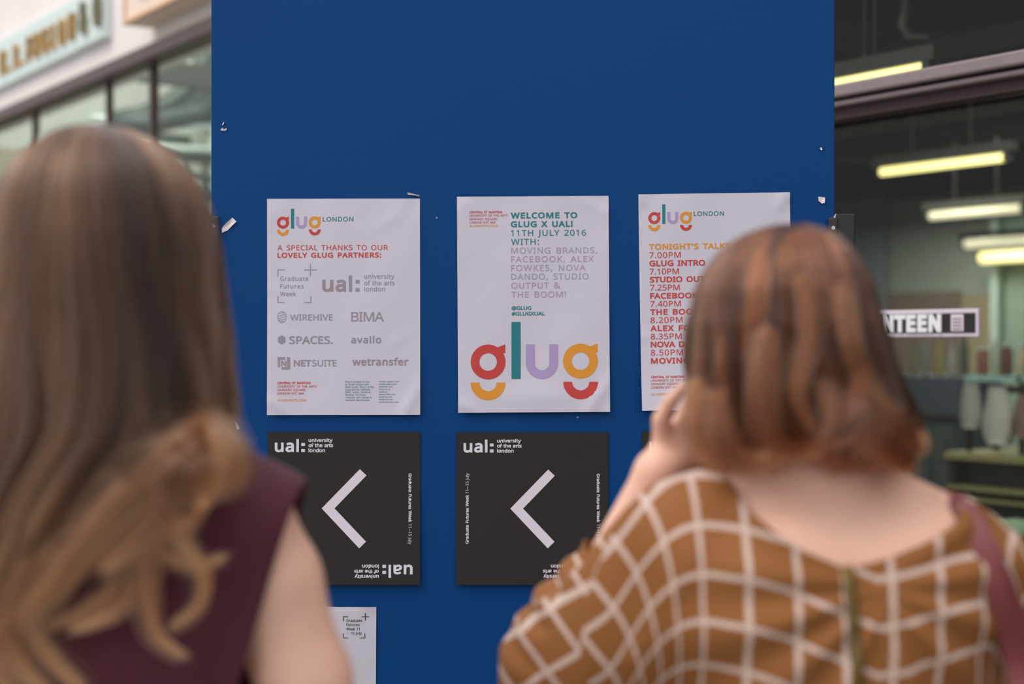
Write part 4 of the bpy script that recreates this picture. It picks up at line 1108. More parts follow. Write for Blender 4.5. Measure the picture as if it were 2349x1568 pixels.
# -- black arrow cards
def card_disp(lift):
    return lambda u, v: 0.0025 + lift * v * v + 0.0004 * math.sin(4 * u + 1) * math.sin(3 * v)
def black_card(tl, w, ang, lift, label):
    P = Poster(tl, w, w, ang, 'arrow_card', M_BLACKPAPER, card_disp(lift), 12, 12, 0.0012)
    ox, oy = tl[0] - 614.4, tl[1] - 989.5
    k = w / 349.5
    def q(p): return (p[0] + 0, p[1] + 0)
    def tx(s, x0, x1, b, cap, bold, how):
        """how: 0 upright, 180 turned, -90 reading downwards, 90 reading upwards (about the sheet, 349.5 px square)"""
        polys, g = text_polys(s, x0, x1, -b, cap, bold)
        out = []
        for p in polys:
            r_ = []
            for x, y in p:
                y = -y
                x, y = (x - 614.4), (y - 989.5)
                if how == 180: x, y = 349.3 - x, 349.6 - y
                elif how == 'down': x, y = 349.5 - y, x
                elif how == 'up': x, y = y, 349.5 - x
                r_.append((x * k, y * k))
            out.append(r_)
        P.put(out, g * k, M_WHITEPRINT)
    def mark(how):
        tx('ual', 631.1, 686.2, 1035.6, 28, 0.045, how)
        polys = bars((691.8, 1014.9, 700.2, 1021.9), (691.8, 1028.5, 700.2, 1035.6))
        out = []
        for p in polys:
            r_ = [(x - 614.4, y - 989.5) for x, y in p]
            if how == 180: r_ = [(349.3 - x, 349.6 - y) for x, y in r_]
            out.append([(x * k, y * k) for x, y in r_])
        P.put(out, 0, M_WHITEPRINT, 'colon')
        for s, x1, b in (('university', 763.4, 1012.8), ('of the arts', 764.6, 1024.5), ('london', 746.3, 1036)):
            tx(s, 708.3, x1, b, 8.4, 0.05, how)
    mark(0)
    mark(180)
    ar = [(738.6, 1164.4), (825.8, 1074.8), (841, 1089.2), (768, 1164.4), (840.2, 1240.4), (824.7, 1255.6)]
    P.put([[((x - 614.4) * k, (y - 989.5) * k) for x, y in ar]], 0, M_WHITEPRINT, 'arrow')
    # side lines: sheet-local, x along reading direction
    X0 = 614.4
    tx('Graduate Futures Week', X0 + 94.8, X0 + 206.5, 989.5 + 26.4, 7.2, 0.05, 'down')
    tx('11–15 July', X0 + 210.5, X0 + 257, 989.5 + 26.4, 7.2, 0.0, 'down')
    tx('Graduate Futures Week', X0 + 94.0, X0 + 205.7, 989.5 + 28.6, 7.2, 0.05, 'up')
    tx('11–15 July', X0 + 209.5, X0 + 256, 989.5 + 28.6, 7.2, 0.0, 'up')
    tag(P.root, label, 'poster', 'square black arrow cards')
    return P
black_card((614.4, 989.8), 349.6, 0.0, 0.006, 'square black arrow card below the partner logo poster')
black_card((1046.8, 991), 348.2, 0.0, 0.005, 'square black arrow card below the middle welcome poster')
black_card((1472.5, 988), 349, math.radians(-0.3), 0.005, 'square black card mostly hidden by the red-haired person')

# -- lower white poster
P4 = Poster((512.5, 1389.2), 351, 495, math.radians(0.3), 'poster', M_PAPER, make_disp(21, 0.004, creases=((0.8, 0.03, 0.6, 0.08, 0.0012),)))
bracket_mark(P4, 788.4, 1412.5, 837.3, 1461.6, 10.5, 1.8, (838.4, 1413), 8.6, M_INK)
for s, x1, b in (('Graduate', 831.3, 1424.4), ('Futures', 825.2, 1433.8), ('Week 11', 825.4, 1443.8), ('– 15 July', 830.5, 1453.4)):
    P4.text(s, 795, x1, b, 6.0, M_INK, 0.02)
tag(P4.root, 'white poster with a small black bracket logo, behind the bare arm', 'poster')

# -- torn paper scraps, staple
M_SCRAP = mat('torn_paper', rgb(226, 214, 214), 0.7)
def scrap(pts, name, label, group=None, m=M_SCRAP, th=0.0012, curl=0.004):
    c = (sum(p[0] for p in pts) / len(pts), sum(p[1] for p in pts) / len(pts))
    mb = MB()
    n = len(pts)
    V = []
    for k in (0, 1):
        for i, (x, y) in enumerate(pts):
            lift = curl * ((i * 37) % 5) / 5
            V.append(((x - c[0]) * K, 0.0004 - lift - (th if k else 0), (c[1] - y) * K))
    V.append((0, 0.0004, 0)); V.append((0, 0.0004 - th, 0))
    Fc = []
    for i in range(n):
        j = (i + 1) % n
        Fc += [(i, j, 2 * n), (n + j, n + i, 2 * n + 1), (j, i, n + i, n + j)]
    o = mb.add(V, Fc).build(name, m)
    o.location = (bx(c[0]), BY, bz(c[1]))
    return tag(o, label, 'paper scrap', group)
scrap([(533, 499), (543, 508), (536, 515), (523, 528), (510, 534), (509, 524), (514, 517), (524, 508)], 'paper_scrap', 'largest white torn strip near the left edge of the board')
scrap([(513, 280), (515, 281), (512, 288), (510, 286)], 'paper_scrap', 'tiny upright white fleck high on the board at left')
scrap([(506, 297), (511, 293), (514, 296), (519, 294), (521, 298), (517, 300), (508, 299)], 'paper_scrap', 'small flat white fleck below the upright one')
scrap([(539, 966), (544, 969), (550, 982), (545, 985), (542, 979)], 'paper_scrap', 'small white scrap by the brown-haired head, left of the partner poster foot')
scrap([(1877, 451), (1892, 453), (1891, 465), (1885, 467), (1877, 461)], 'paper_scrap', 'square white scrap above the right clamp plate')
scrap([(1881, 338), (1885, 339), (1885, 345), (1882, 344)], 'paper_scrap', 'tiny white fleck high near the right board edge')
scrap([(934, 441.5), (938, 442), (963, 448), (962, 450.5), (950, 448), (936, 446)], 'paper_scrap', 'thin white torn strip above the corner of the partner poster')
scrap([(999, 498), (1003, 497), (1004, 500), (1001, 502)], 'paper_scrap', 'tiny pale fleck between the first two white posters', m=mat('dull_scrap', rgb(120, 150, 190), 0.8), curl=0.001)
scrap([(1322, 955), (1327, 955), (1328, 958), (1324, 959)], 'paper_scrap', 'tiny pale fleck just under the welcome poster', m=mat('dull_scrap', rgb(120, 150, 190), 0.8), curl=0.001)
scrap([(1911, 499), (1914, 492), (1917, 490), (1916, 499)], 'paper_scrap', 'tiny white tag tucked above the right clamp plate', curl=0.006)

# ------------------------------------------------------------------ implicit bodies
def smin(a, b, k):
    if k <= 0:
        return np.minimum(a, b)
    h = np.clip(0.5 + 0.5 * (b - a) / k, 0, 1)
    return b * (1 - h) + a * h - k * h * (1 - h)

def d_cone(P, a, b, ra, rb):
    a = np.asarray(a, np.float32); b = np.asarray(b, np.float32)
    ab = b - a
    t = np.clip(((P - a) @ ab) / max(float(ab @ ab), 1e-9), 0, 1)
    q = P - a - t[:, None] * ab
    return np.sqrt((q * q).sum(1)) - (ra + (rb - ra) * t)

def d_ell(P, c, r, rot=None):
    q = P - np.asarray(c, np.float32)
    if rot is not None:
        q = q @ np.asarray(rot, np.float32)
    r = np.asarray(r, np.float32)
    k0 = np.sqrt(((q / r) ** 2).sum(1))
    k1 = np.sqrt(((q / (r * r)) ** 2).sum(1))
    return k0 * (k0 - 1) / np.maximum(k1, 1e-6)

def evaluate(prims, P, grow_=0.0):
    d = np.full(len(P), 1.0, np.float32)
    for p in prims:
        if p[0] == 'c':
            q = d_cone(P, p[1], p[2], p[3], p[4])
        else:
            q = d_ell(P, p[1], p[2], p[4] if len(p) > 4 else None)
        k = p[5] if p[0] == 'c' else p[3]
        if k < 0:                                    # carve
            k = -k
            h = np.clip(0.5 - 0.5 * (q + d) / k, 0, 1)
            d = d * (1 - h) - q * h + k * h * (1 - h)
        else:
            d = smin(d, q, k)
    return d - grow_

def surface(fn, lo, hi, res):
    """naive surface nets of fn(P)=0 inside the box"""
    lo = np.asarray(lo, np.float32); hi = np.asarray(hi, np.float32)
    n = np.ceil((hi - lo) / res).astype(int) + 1
    B = 8
    nb = (n + B - 1) // B + 1
    g = np.stack(np.meshgrid(*[np.arange(m) for m in nb], indexing='ij'), -1).reshape(-1, 3)
    cen = lo + (g * B + B / 2) * res
    dc = fn(cen.astype(np.float32))
    act = np.abs(dc) < B * res * 1.3
    F = np.where(dc > 0, 1.0, -1.0).astype(np.float32).reshape(nb)
    F = np.repeat(np.repeat(np.repeat(F, B, 0), B, 1), B, 2)
    off = np.stack(np.meshgrid(*[np.arange(B)] * 3, indexing='ij'), -1).reshape(-1, 3)
    ga = g[act]
    idx = (ga[:, None, :] * B + off[None]).reshape(-1, 3)
    val = np.empty(len(idx), np.float32)
    CH = 400000
    for i in range(0, len(idx), CH):
        val[i:i + CH] = fn((lo + idx[i:i + CH] * res).astype(np.float32))
    F[idx[:, 0], idx[:, 1], idx[:, 2]] = val
    s = F < 0
    c = s[:-1, :-1, :-1].astype(np.int8)
    tot = np.zeros(tuple(np.array(F.shape) - 1), np.int8)
    for dx in (0, 1):
        for dy in (0, 1):
            for dz in (0, 1):
                tot += s[dx:s.shape[0] - 1 + dx, dy:s.shape[1] - 1 + dy, dz:s.shape[2] - 1 + dz]
    cells = np.argwhere((tot > 0) & (tot < 8))
    vid = np.full(tot.shape, -1, np.int32)
    vid[cells[:, 0], cells[:, 1], cells[:, 2]] = np.arange(len(cells))
    acc = np.zeros((len(cells), 3), np.float32)
    cnt = np.zeros(len(cells), np.float32)
    cor = [(0, 0, 0), (1, 0, 0), (0, 1, 0), (1, 1, 0), (0, 0, 1), (1, 0, 1), (0, 1, 1), (1, 1, 1)]
    fv = [F[cells[:, 0] + q[0], cells[:, 1] + q[1], cells[:, 2] + q[2]] for q in cor]
    for a in range(8):
        for ax in (1, 2, 4):
            if a & ax:
                continue
            b = a | ax
            m = (fv[a] < 0) != (fv[b] < 0)
            t = np.where(m, fv[a] / np.where(m, fv[a] - fv[b], 1), 0)
            p = np.array(cor[a], np.float32) + t[:, None] * (np.array(cor[b]) - np.array(cor[a]))
            acc += np.where(m[:, None], p, 0)
            cnt += m
    V = lo + (cells + acc / cnt[:, None]) * res
    Q = []
    for ax in range(3):
        sl0 = [slice(1, -1)] * 3; sl1 = [slice(1, -1)] * 3
        sl0[ax] = slice(0, -1); sl1[ax] = slice(1, None)
        a_, b_ = s[tuple(sl0)], s[tuple(sl1)]
        e = np.argwhere(a_ != b_)
        base = e + 1
        base[:, ax] -= 1
        inside = s[base[:, 0], base[:, 1], base[:, 2]]
        u, w = (ax + 1) % 3, (ax + 2) % 3
        def cell(du, dw):
            q = base.copy()
            q[:, u] -= du; q[:, w] -= dw
            q = np.minimum(q, np.array(tot.shape) - 1)
            return vid[q[:, 0], q[:, 1], q[:, 2]]
        q = np.stack([cell(1, 1), cell(0, 1), cell(0, 0), cell(1, 0)], 1)
        q = np.where(inside[:, None], q, q[:, ::-1])
        Q.append(q)
    Q = np.concatenate(Q)
    Q = Q[(Q >= 0).all(1)]
    return V.astype(np.float32), Q

def clip(V, Q, f):
    """keeps the part of the surface where f(V) < 0, with a clean edge"""
    fv = f(V)
    keep = fv < 0
    allin = keep[Q].all(1)
    some = keep[Q].any(1) & ~allin
    faces = [tuple(q) for q in Q[allin]]
    verts = [tuple(v) for v in V]
    new = {}
    for q in Q[some]:
        out = []
        for i in range(4):
            a, b = int(q[i]), int(q[(i + 1) % 4])
            if keep[a]:
                out.append(a)
            if keep[a] != keep[b]:
                k = (min(a, b), max(a, b))
                if k not in new:
                    t = fv[k[0]] / (fv[k[0]] - fv[k[1]])
                    new[k] = len(verts)
                    verts.append(tuple(V[k[0]] * (1 - t) + V[k[1]] * t))
                out.append(new[k])
        if len(out) >= 3:
            faces.append(tuple(out))
    used = sorted({i for fc in faces for i in fc})
    mp = {o: n for n, o in enumerate(used)}
    return [verts[i] for i in used], [tuple(mp[i] for i in fc) for fc in faces]

def to_mesh(V, Fc, name, m, parent, solid=0.0):
    me = bpy.data.meshes.new(name)
    me.from_pydata([tuple(float(c) for c in v) for v in V], [], [tuple(int(i) for i in f) for f in Fc])
    me.update()
    o = link(name, me, m, parent, True)
    if solid:
        md = o.modifiers.new('thickness', 'SOLIDIFY')
        md.thickness = solid
        md.offset = -1
    return o

# ---- anatomy
def hand_prims(wrist, along, normal, thumb_side, curl=0.35, s=1.0):
    """palm, four fingers and a thumb; along = wrist to knuckles, normal = back of the hand"""
    w = Vector(wrist)
    a = Vector(along).normalized()
    n = Vector(normal)
    n = (n - a * n.dot(a)).normalized()
    side = a.cross(n).normalized() * thumb_side
    pr = []
    L = 0.078 * s
    for t_, r in ((-0.024, .0125), (-0.008, .0135), (0.008, .0135), (0.024, .012)):
        pr.append(('c', tuple(w + side * t_ * 0.6 * s), tuple(w + a * L + side * t_ * s), .015 * s, r * s, 0.010))
    lens = ((0.027, .064), (0.009, .074), (-0.009, .070), (-0.026, .054))
    for off, ln in lens:
        base = w + a * L * 0.95 + side * off * s
        d = (a + side * off * 2.2).normalized()
        p = base
        ang = 0.0
        for seg, (fr, r0, r1) in enumerate(((.46, .0088, .0082), (.30, .0082, .0074), (.24, .0074, .0062))):
            ang += curl * (0.7 if seg == 0 else 1.0)
            dd = (d * math.cos(ang) - n * math.sin(ang)).normalized()
            q = p + dd * ln * fr * 1.15 * s
            pr.append(('c', tuple(p), tuple(q), r0 * s, r1 * s, 0.003 if seg else 0.005))
            p = q
    p = w + a * 0.016 * s + side * 0.022 * s
    q = p + (a * 0.7 + side * 0.72 - n * 0.25).normalized() * 0.040 * s
    pr.append(('c', tuple(p), tuple(q), .0135 * s, .0105 * s, 0.010))
    r_ = q + (a * 0.9 + side * 0.30 - n * 0.45).normalized() * 0.030 * s
    pr.append(('c', tuple(q), tuple(r_), .0102 * s, .009 * s, 0.004))
    t_ = r_ + (a * 0.95 + side * 0.05 - n * 0.5).normalized() * 0.024 * s
    pr.append(('c', tuple(r_), tuple(t_), .009 * s, .007 * s, 0.003))
    return pr

def head_prims(c, top, neck_base, s=1.0):
    """c = centre of the skull, face towards +y"""
    x, y, z = c
    P = [
        ('e', (x, y - 0.008, z + 0.018), (0.074 * s, 0.093 * s, 0.088 * s), 0.0),
        ('e', (x, y + 0.030, z - 0.030), (0.060 * s, 0.066 * s, 0.078 * s), 0.03),
        ('e', (x, y + 0.064, z - 0.086), (0.026 * s, 0.024 * s, 0.020 * s), 0.035),        # chin
        ('c', (x - 0.048, y + 0.0, z - 0.055), (x - 0.018, y + 0.055, z - 0.090), 0.020, 0.017, 0.02),
        ('c', (x + 0.048, y + 0.0, z - 0.055), (x + 0.018, y + 0.055, z - 0.090), 0.020, 0.017, 0.02),
        ('c', (x, y + 0.086, z + 0.004), (x, y + 0.106, z - 0.030), 0.0075, 0.0105, 0.012),      # nose
        ('e', (x - 0.010, y + 0.096, z - 0.033), (0.008, 0.009, 0.006), 0.006),
        ('e', (x + 0.010, y + 0.096, z - 0.033), (0.008, 0.009, 0.006), 0.006),
        ('c', (x - 0.036, y + 0.080, z + 0.020), (x + 0.036, y + 0.080, z + 0.020), 0.008, 0.008, 0.014),   # brow
        ('e', (x - 0.031, y + 0.091, z - 0.002), (0.016, 0.014, 0.011), -0.012),
        ('e', (x + 0.031, y + 0.091, z - 0.002), (0.016, 0.014, 0.011), -0.012),
        ('e', (x - 0.036, y + 0.066, z - 0.030), (0.020, 0.018, 0.018), 0.02),
        ('e', (x + 0.036, y + 0.066, z - 0.030), (0.020, 0.018, 0.018), 0.02),
        ('c', (x - 0.017, y + 0.086, z - 0.0555), (x + 0.017, y + 0.086, z - 0.0555), 0.0045, 0.0045, 0.005),  # lips
        ('c', (x - 0.015, y + 0.085, z - 0.064), (x + 0.015, y + 0.085, z - 0.064), 0.0055, 0.0055, 0.004),
        ('e', (x - 0.076, y - 0.004, z - 0.014), (0.009, 0.019, 0.031), 0.006),
        ('e', (x + 0.076, y - 0.004, z - 0.014), (0.009, 0.019, 0.031), 0.006),
        ('c', neck_base, (x, y - 0.012, z - 0.045), 0.054, 0.052, 0.03),
    ]
    return P

def lower_prims(cx, cy, hip_z, leg_w=0.088, foot=True):
    """pelvis and legs down to the floor"""
    P = [('e', (cx, cy, hip_z), (0.165, 0.105, 0.12), 0.06),
         ('e', (cx - 0.075, cy - 0.045, hip_z - 0.03), (0.085, 0.075, 0.09), 0.04),
         ('e', (cx + 0.075, cy - 0.045, hip_z - 0.03), (0.085, 0.075, 0.09), 0.04)]
    for s in (-1, 1):
        hx = cx + s * leg_w
        kz = hip_z * 0.53
        P += [('c', (hx, cy, hip_z - 0.06), (hx + s * 0.004, cy + 0.012, kz), 0.080, 0.054, 0.03),
              ('c', (hx + s * 0.004, cy + 0.010, kz), (hx + s * 0.006, cy - 0.022, kz * 0.62), 0.052, 0.054, 0.02),
              ('c', (hx + s * 0.006, cy - 0.018, kz * 0.66), (hx + s * 0.006, cy - 0.015, 0.095), 0.050, 0.035, 0.02)]
        if foot:
            P += [('c', (hx + s * 0.006, cy - 0.028, 0.035), (hx + s * 0.022, cy + 0.10, 0.026), 0.033, 0.030, 0.02),
                  ('c', (hx + s * 0.022, cy + 0.10, 0.024), (hx + s * 0.026, cy + 0.155, 0.017), 0.030, 0.017, 0.015)]
    return P

def eyes(root, c):
    x, y, z = c
    for s in (-1, 1):
        o = MB().lathe([(0.0005, -0.0115), (0.006, -0.0098), (0.0105, -0.005), (0.0118, 0), (0.0105, 0.005), (0.006, 0.0098), (0.0005, 0.0115)], 16).build('eye', mat('eye_white', rgb(236, 232, 228), 0.2, 0.6), root, True)
        o.location = (x + s * 0.031, y + 0.0755, z - 0.002)
        o.rotation_euler = (-PI / 2, 0, 0)
        i = MB().lathe([(0.0064, 0.0096), (0.0060, 0.0110), (0.0026, 0.0122)], 16).build('iris', mat('iris_brown', rgb(70, 46, 30), 0.2, 0.6), o, True)

    for s in (-1, 1):
        MB().tube([(x + s * 0.014, y + 0.0925, z + 0.019), (x + s * 0.028, y + 0.0925, z + 0.025), (x + s * 0.042, y + 0.0845, z + 0.024), (x + s * 0.051, y + 0.0745, z + 0.018)], [0.0022, 0.003, 0.0026, 0.0012], 8).build('eyebrow', mat('brow_hair', rgb(70, 46, 34), 0.8), root, True)
        MB().tube([(x + s * 0.0185, y + 0.0815, z + 0.002), (x + s * 0.025, y + 0.0865, z + 0.0065), (x + s * 0.034, y + 0.0865, z + 0.0070), (x + s * 0.0425, y + 0.080, z + 0.0015)], [0.002, 0.0034, 0.0034, 0.002], 8).build('eyelid', mat('lid_skin', rgb(214, 160, 138), 0.5), root, True)
    MB().tube([(x - 0.024, y + 0.0815, z - 0.0595), (x - 0.012, y + 0.0905, z - 0.0575), (x, y + 0.0925, z - 0.0585), (x + 0.012, y + 0.0905, z - 0.0575), (x + 0.024, y + 0.0815, z - 0.0595)], [0.001, 0.0036, 0.004, 0.0036, 0.001], 8).build('lips', mat('lip_skin', rgb(190, 104, 100), 0.4), root, True)
    MB().tube([(x - 0.022, y + 0.0815, z - 0.0615), (x - 0.010, y + 0.0895, z - 0.0650), (x, y + 0.0915, z - 0.0660), (x + 0.010, y + 0.0895, z - 0.0650), (x + 0.022, y + 0.0815, z - 0.0615)], [0.001, 0.0042, 0.005, 0.0042, 0.001], 8).build('lips', mat('lip_skin', rgb(190, 104, 100), 0.4), root, True)

def skin_mat(name, col, noise=0.05):
    m = mat(name, col, 0.48, 0.4, noise=(28, noise), bump=(220, 0.06, 0.001), sss=0.12)
    return m

def hair_mat(name, dark, mid, tip, rough=0.32, spec=0.6, tip_pos=0.75):
    m = bpy.data.materials.new(name)
    m.use_nodes = True
    n, l = m.node_tree.nodes, m.node_tree.links
    o = n['Material Output']
    n.remove(n['Principled BSDF'])
    p = n.new('ShaderNodeBsdfHairPrincipled')
    try:
        p.model = 'CHIANG'
    except Exception:
        pass
    p.parametrization = 'COLOR'
    hi = n.new('ShaderNodeHairInfo')
    at = n.new('ShaderNodeAttribute')
    at.attribute_name = 'tone'
    r1 = n.new('ShaderNodeValToRGB')
    r1.color_ramp.elements[0].color = dark
    r1.color_ramp.elements[1].color = mid
    r1.color_ramp.elements[0].position = 0.25
    r1.color_ramp.elements[1].position = 0.85
    l.new(at.outputs['Fac'], r1.inputs[0])
    mr = n.new('ShaderNodeMapRange')
    mr.inputs['From Min'].default_value = tip_pos
    mr.inputs['From Max'].default_value = 1.0
    l.new(hi.outputs['Intercept'], mr.inputs['Value'])
    mx = n.new('ShaderNodeMix')
    mx.data_type = 'RGBA'
    mx.inputs['B'].default_value = tip
    l.new(r1.outputs[0], mx.inputs['A'])
    l.new(mr.outputs[0], mx.inputs['Factor'])
    l.new(mx.outputs[2], p.inputs['Color'])
    p.inputs['Roughness'].default_value = rough
    p.inputs['IOR'].default_value = 1.67
    p.inputs['Radial Roughness'].default_value = 0.45
    p.inputs['Random Roughness'].default_value = 0.1
    l.new(p.outputs[0], o.inputs['Surface'])
    return m

def hair_object(name, strands, m, parent, r0=0.00032, r1=0.00016, per=44, seed=1):
    """strands: array (n, k, 3)"""
    strands = np.asarray(strands, np.float32)
    n, k, _ = strands.shape
    cu = bpy.data.hair_curves.new(name)
    cu.add_curves([k] * n)
    cu.position_data.foreach_set('vector', strands.reshape(-1))
    rad = cu.attributes.get('radius') or cu.attributes.new('radius', 'FLOAT', 'POINT')
    rr = np.tile(np.linspace(r0, r1, k, dtype=np.float32), n)
    rad.data.foreach_set('value', rr)
    rg = np.random.default_rng(seed)
    tone = np.repeat(rg.random(n // per + 1), per)[:n] * 0.75 + rg.random(n) * 0.25
    ta = cu.attributes.new('tone', 'FLOAT', 'CURVE')
    ta.data.foreach_set('value', tone.astype(np.float32))
    cu.materials.append(m)
    o = bpy.data.objects.new(name, cu)
    COL.objects.link(o)
    o.parent = parent
    return o

class HairShape:
    """rows: (z, x_left, x_right, y_back, y_front), crown first"""
    def __init__(self, rows, crown):
        self.R = np.array(rows, float)
        self.crown = crown
        z = self.R[:, 0]
        half = (self.R[:, 2] - self.R[:, 1]) / 2
        self.t = np.concatenate([[0], np.cumsum(np.hypot(np.diff(z), np.diff((half + self.R[:, 3]) / 2)))])
        self.L = self.t[-1]
        self.t = self.t / self.L
    def at(self, t, a, k):
        """t along, a azimuth (0 right, pi/2 towards the camera), k shrink factor"""
        R = self.R
        z = np.interp(t, self.t, R[:, 0])
        xl = np.interp(t, self.t, R[:, 1]); xr = np.interp(t, self.t, R[:, 2])
        yb = np.interp(t, self.t, R[:, 3]); yf = np.interp(t, self.t, R[:, 4])
        mid, half = (xl + xr) / 2, (xr - xl) / 2
        ca, sa = np.cos(a), np.sin(a)
        ex = np.sign(ca) * np.abs(ca) ** 0.92
        ey = np.sign(sa) * np.abs(sa) ** 0.92
        x = mid + half * ex * k
        y = np.where(sa > 0, -yb, yf) * np.abs(ey) * k
        return np.stack([x, y, z], -1)

def grow_hair(shape, n_clump, per, pts, seed, depth=0.25, part=None, part_gap=0.12, wave=0.05, wave_r=0.004, a_lo=-0.55, a_hi=PI + 0.55,
              t_end=(0.93, 1.0), sag=0.006, tuck=1.0, root_hi=0.33, curl=0.0, spread=0.085, tipspread=0.35, front_ok=True, flip=None):
    rg = np.random.default_rng(seed)
    n = n_clump * per
    ci = np.repeat(np.arange(n_clump), per)
    ca = rg.uniform(a_lo, a_hi, n_clump)
    if front_ok:
        fr = rg.random(n_clump) < 0.22
        ca = np.where(fr, rg.uniform(0, 2 * PI, n_clump), ca)
    cr = rg.random(n_clump) ** 0.8 * root_hi
    cr = np.where((ca > a_hi) | (ca < a_lo), np.minimum(cr, 0.16), cr)
    ck = rg.random(n_clump)
    cend = rg.uniform(t_end[0], t_end[1], n_clump)
    ph = rg.uniform(0, 2 * PI, (n_clump, 4))
    fq = rg.uniform(0.7, 1.5, (n_clump, 2))
    amp = rg.uniform(0.3, 1.0, (n_clump, 2))
    a0 = ca[ci] + rg.normal(0, spread, n)
    r0 = np.clip(cr[ci] + rg.normal(0, 0.03, n), 0.0, root_hi)
    k0 = np.clip(ck[ci] + rg.normal(0, 0.16, n), 0, 1)
    te = np.clip(cend[ci] + rg.normal(0, 0.012, n), 0, 1.0)
    s = np.linspace(0, 1, pts)[None, :]
    t = r0[:, None] + (te - r0)[:, None] * s
    g = t
    da = (a0 - ca[ci])[:, None] * (1 + (tipspread - 1) * g)
    A = ca[ci][:, None] + da
    # strands rooted at the front sweep to the nearer side
    two = 2 * PI
    An = np.mod(A + 0.5 * PI, two) - 0.5 * PI                      # -pi/2 .. 3pi/2
    tgt = np.where(An < a_lo, a_lo, np.where(An > a_hi, a_hi, An))
    w = np.clip((t - 0.05) / 0.28, 0, 1)
    w = w * w * (3 - 2 * w)
    A = An + (tgt - An) * w
    if part is not None:
        pa, plen = part
        dd = A - pa
        dd = np.mod(dd + PI, two) - PI
        push = part_gap * np.exp(-(t / plen) ** 2) * np.exp(-np.abs(dd) / 0.5) * np.sign(dd)
        A = A + push
    A = A + wave * amp[ci, 0][:, None] * np.sin(two * fq[ci, 0][:, None] * t * 1.6 + ph[ci, 0][:, None]) * np.clip(t * 2, 0, 1)
    under = np.clip(r0 / root_hi, 0, 1) * 0.5 + k0 * 0.5
    K_ = 1 - depth * under[:, None] * np.clip(0.25 + t * 1.6, 0, 1)
    base = shape.at(t, A, K_)
    # clumps bulge and sink a little
    ext = np.stack([np.cos(A), -np.sin(A), np.zeros_like(A)], -1)
    rad = wave_r * amp[ci, 1][:, None] * np.sin(two * fq[ci, 1][:, None] * t * 1.7 + ph[ci, 1][:, None]) * np.clip(t * 2.2, 0, 1)
    rad = rad + (ck[ci] - 0.5)[:, None] * -sag * np.clip(t * 2, 0, 1)
    if curl:
        ww = np.clip((t - 0.62) / 0.38, 0, 1)
        cu_ = rg.uniform(-1, 1, n_clump)[ci][:, None]
        if flip is not None:
            cu_ = cu_ + flip * np.clip(np.cos(A), 0, 1)
        rad = rad + curl * cu_ * np.sin(ww * PI * 0.95) * ww
        base[..., 2] += curl * 0.5 * np.abs(cu_) * ww ** 3
    base = base + ext * rad[..., None]
    base += rg.normal(0, 0.0006, (n, 1, 3))
    return base

def lock(points, n, width, seed, k=26, tip=0.35, root=0.6):
    """a loose lock of strands along a smooth path"""
    rg = np.random.default_rng(seed)
    P = np.array(points, float)
    seg = np.concatenate([[0], np.cumsum(np.linalg.norm(np.diff(P, axis=0), axis=1))])
    seg /= seg[-1]
    u = np.linspace(0, 1, 60)
    # Catmull-Rom through the points
    Q = []
    for v in u:
        i = min(np.searchsorted(seg, v, side='right') - 1, len(P) - 2)
        i = max(i, 0)
        f = (v - seg[i]) / (seg[i + 1] - seg[i])
        p0, p1, p2, p3 = P[max(i - 1, 0)], P[i], P[i + 1], P[min(i + 2, len(P) - 1)]
        Q.append(0.5 * ((2 * p1) + (-p0 + p2) * f + (2 * p0 - 5 * p1 + 4 * p2 - p3) * f * f + (-p0 + 3 * p1 - 3 * p2 + p3) * f ** 3))
    Q = np.array(Q)
    tt = np.linspace(0, 1, k)
    C = np.stack([np.interp(tt, u, Q[:, j]) for j in range(3)], -1)
    T_ = np.gradient(C, axis=0)
    T_ /= np.linalg.norm(T_, axis=1)[:, None]
    up = np.array([0, -1, 0])
    sd = np.cross(T_, up)
    sd /= np.maximum(np.linalg.norm(sd, axis=1)[:, None], 1e-6)
    nn = np.cross(sd, T_)
    o1 = rg.normal(0, 1, n); o2 = rg.normal(0, 1, n)
    prof = (root + (1 - root) * np.sin(np.clip(tt * 1.3, 0, 1) * PI / 2)) * (1 - (1 - tip) * tt ** 2)
    ph = rg.uniform(0, 6.28, n)
    wob = 1 + 0.35 * np.sin(tt[None] * 7 + ph[:, None])
    S_ = C[None] + sd[None] * (o1[:, None] * width * prof[None] * wob)[..., None] * 0.5 + nn[None] * (o2[:, None] * width * 0.35 * prof[None])[..., None] * 0.5
    S_ += (T_[None] * (rg.normal(0, 0.004, n))[:, None, None])
    return S_

def inner_shell(shape, k, t0, t1, name, m, parent, a_lo=-0.8, a_hi=PI + 0.8, na=40, nt=30, closed=True):
    V, Fc = [], []
    ts = np.linspace(t0, t1, nt)
    As = np.linspace(a_lo, a_hi, na)
    for i, t_ in enumerate(ts):
        for a in As:
            p = shape.at(np.array(t_), np.array(a), k - 0.04 * t_)
            V.append(tuple(p))
    for i in range(nt - 1):
        for j in range(na - 1):
            a = i * na + j
            Fc.append((a, a + 1, a + na + 1, a + na))
    return to_mesh(V, Fc, name, m, parent)

# ------------------------------------------------------------------ person with long brown hair (left)
def px_at(px, py, Y):
    return ((px - CX) * Y / F_PX, EYE + (CY - py) * Y / F_PX)

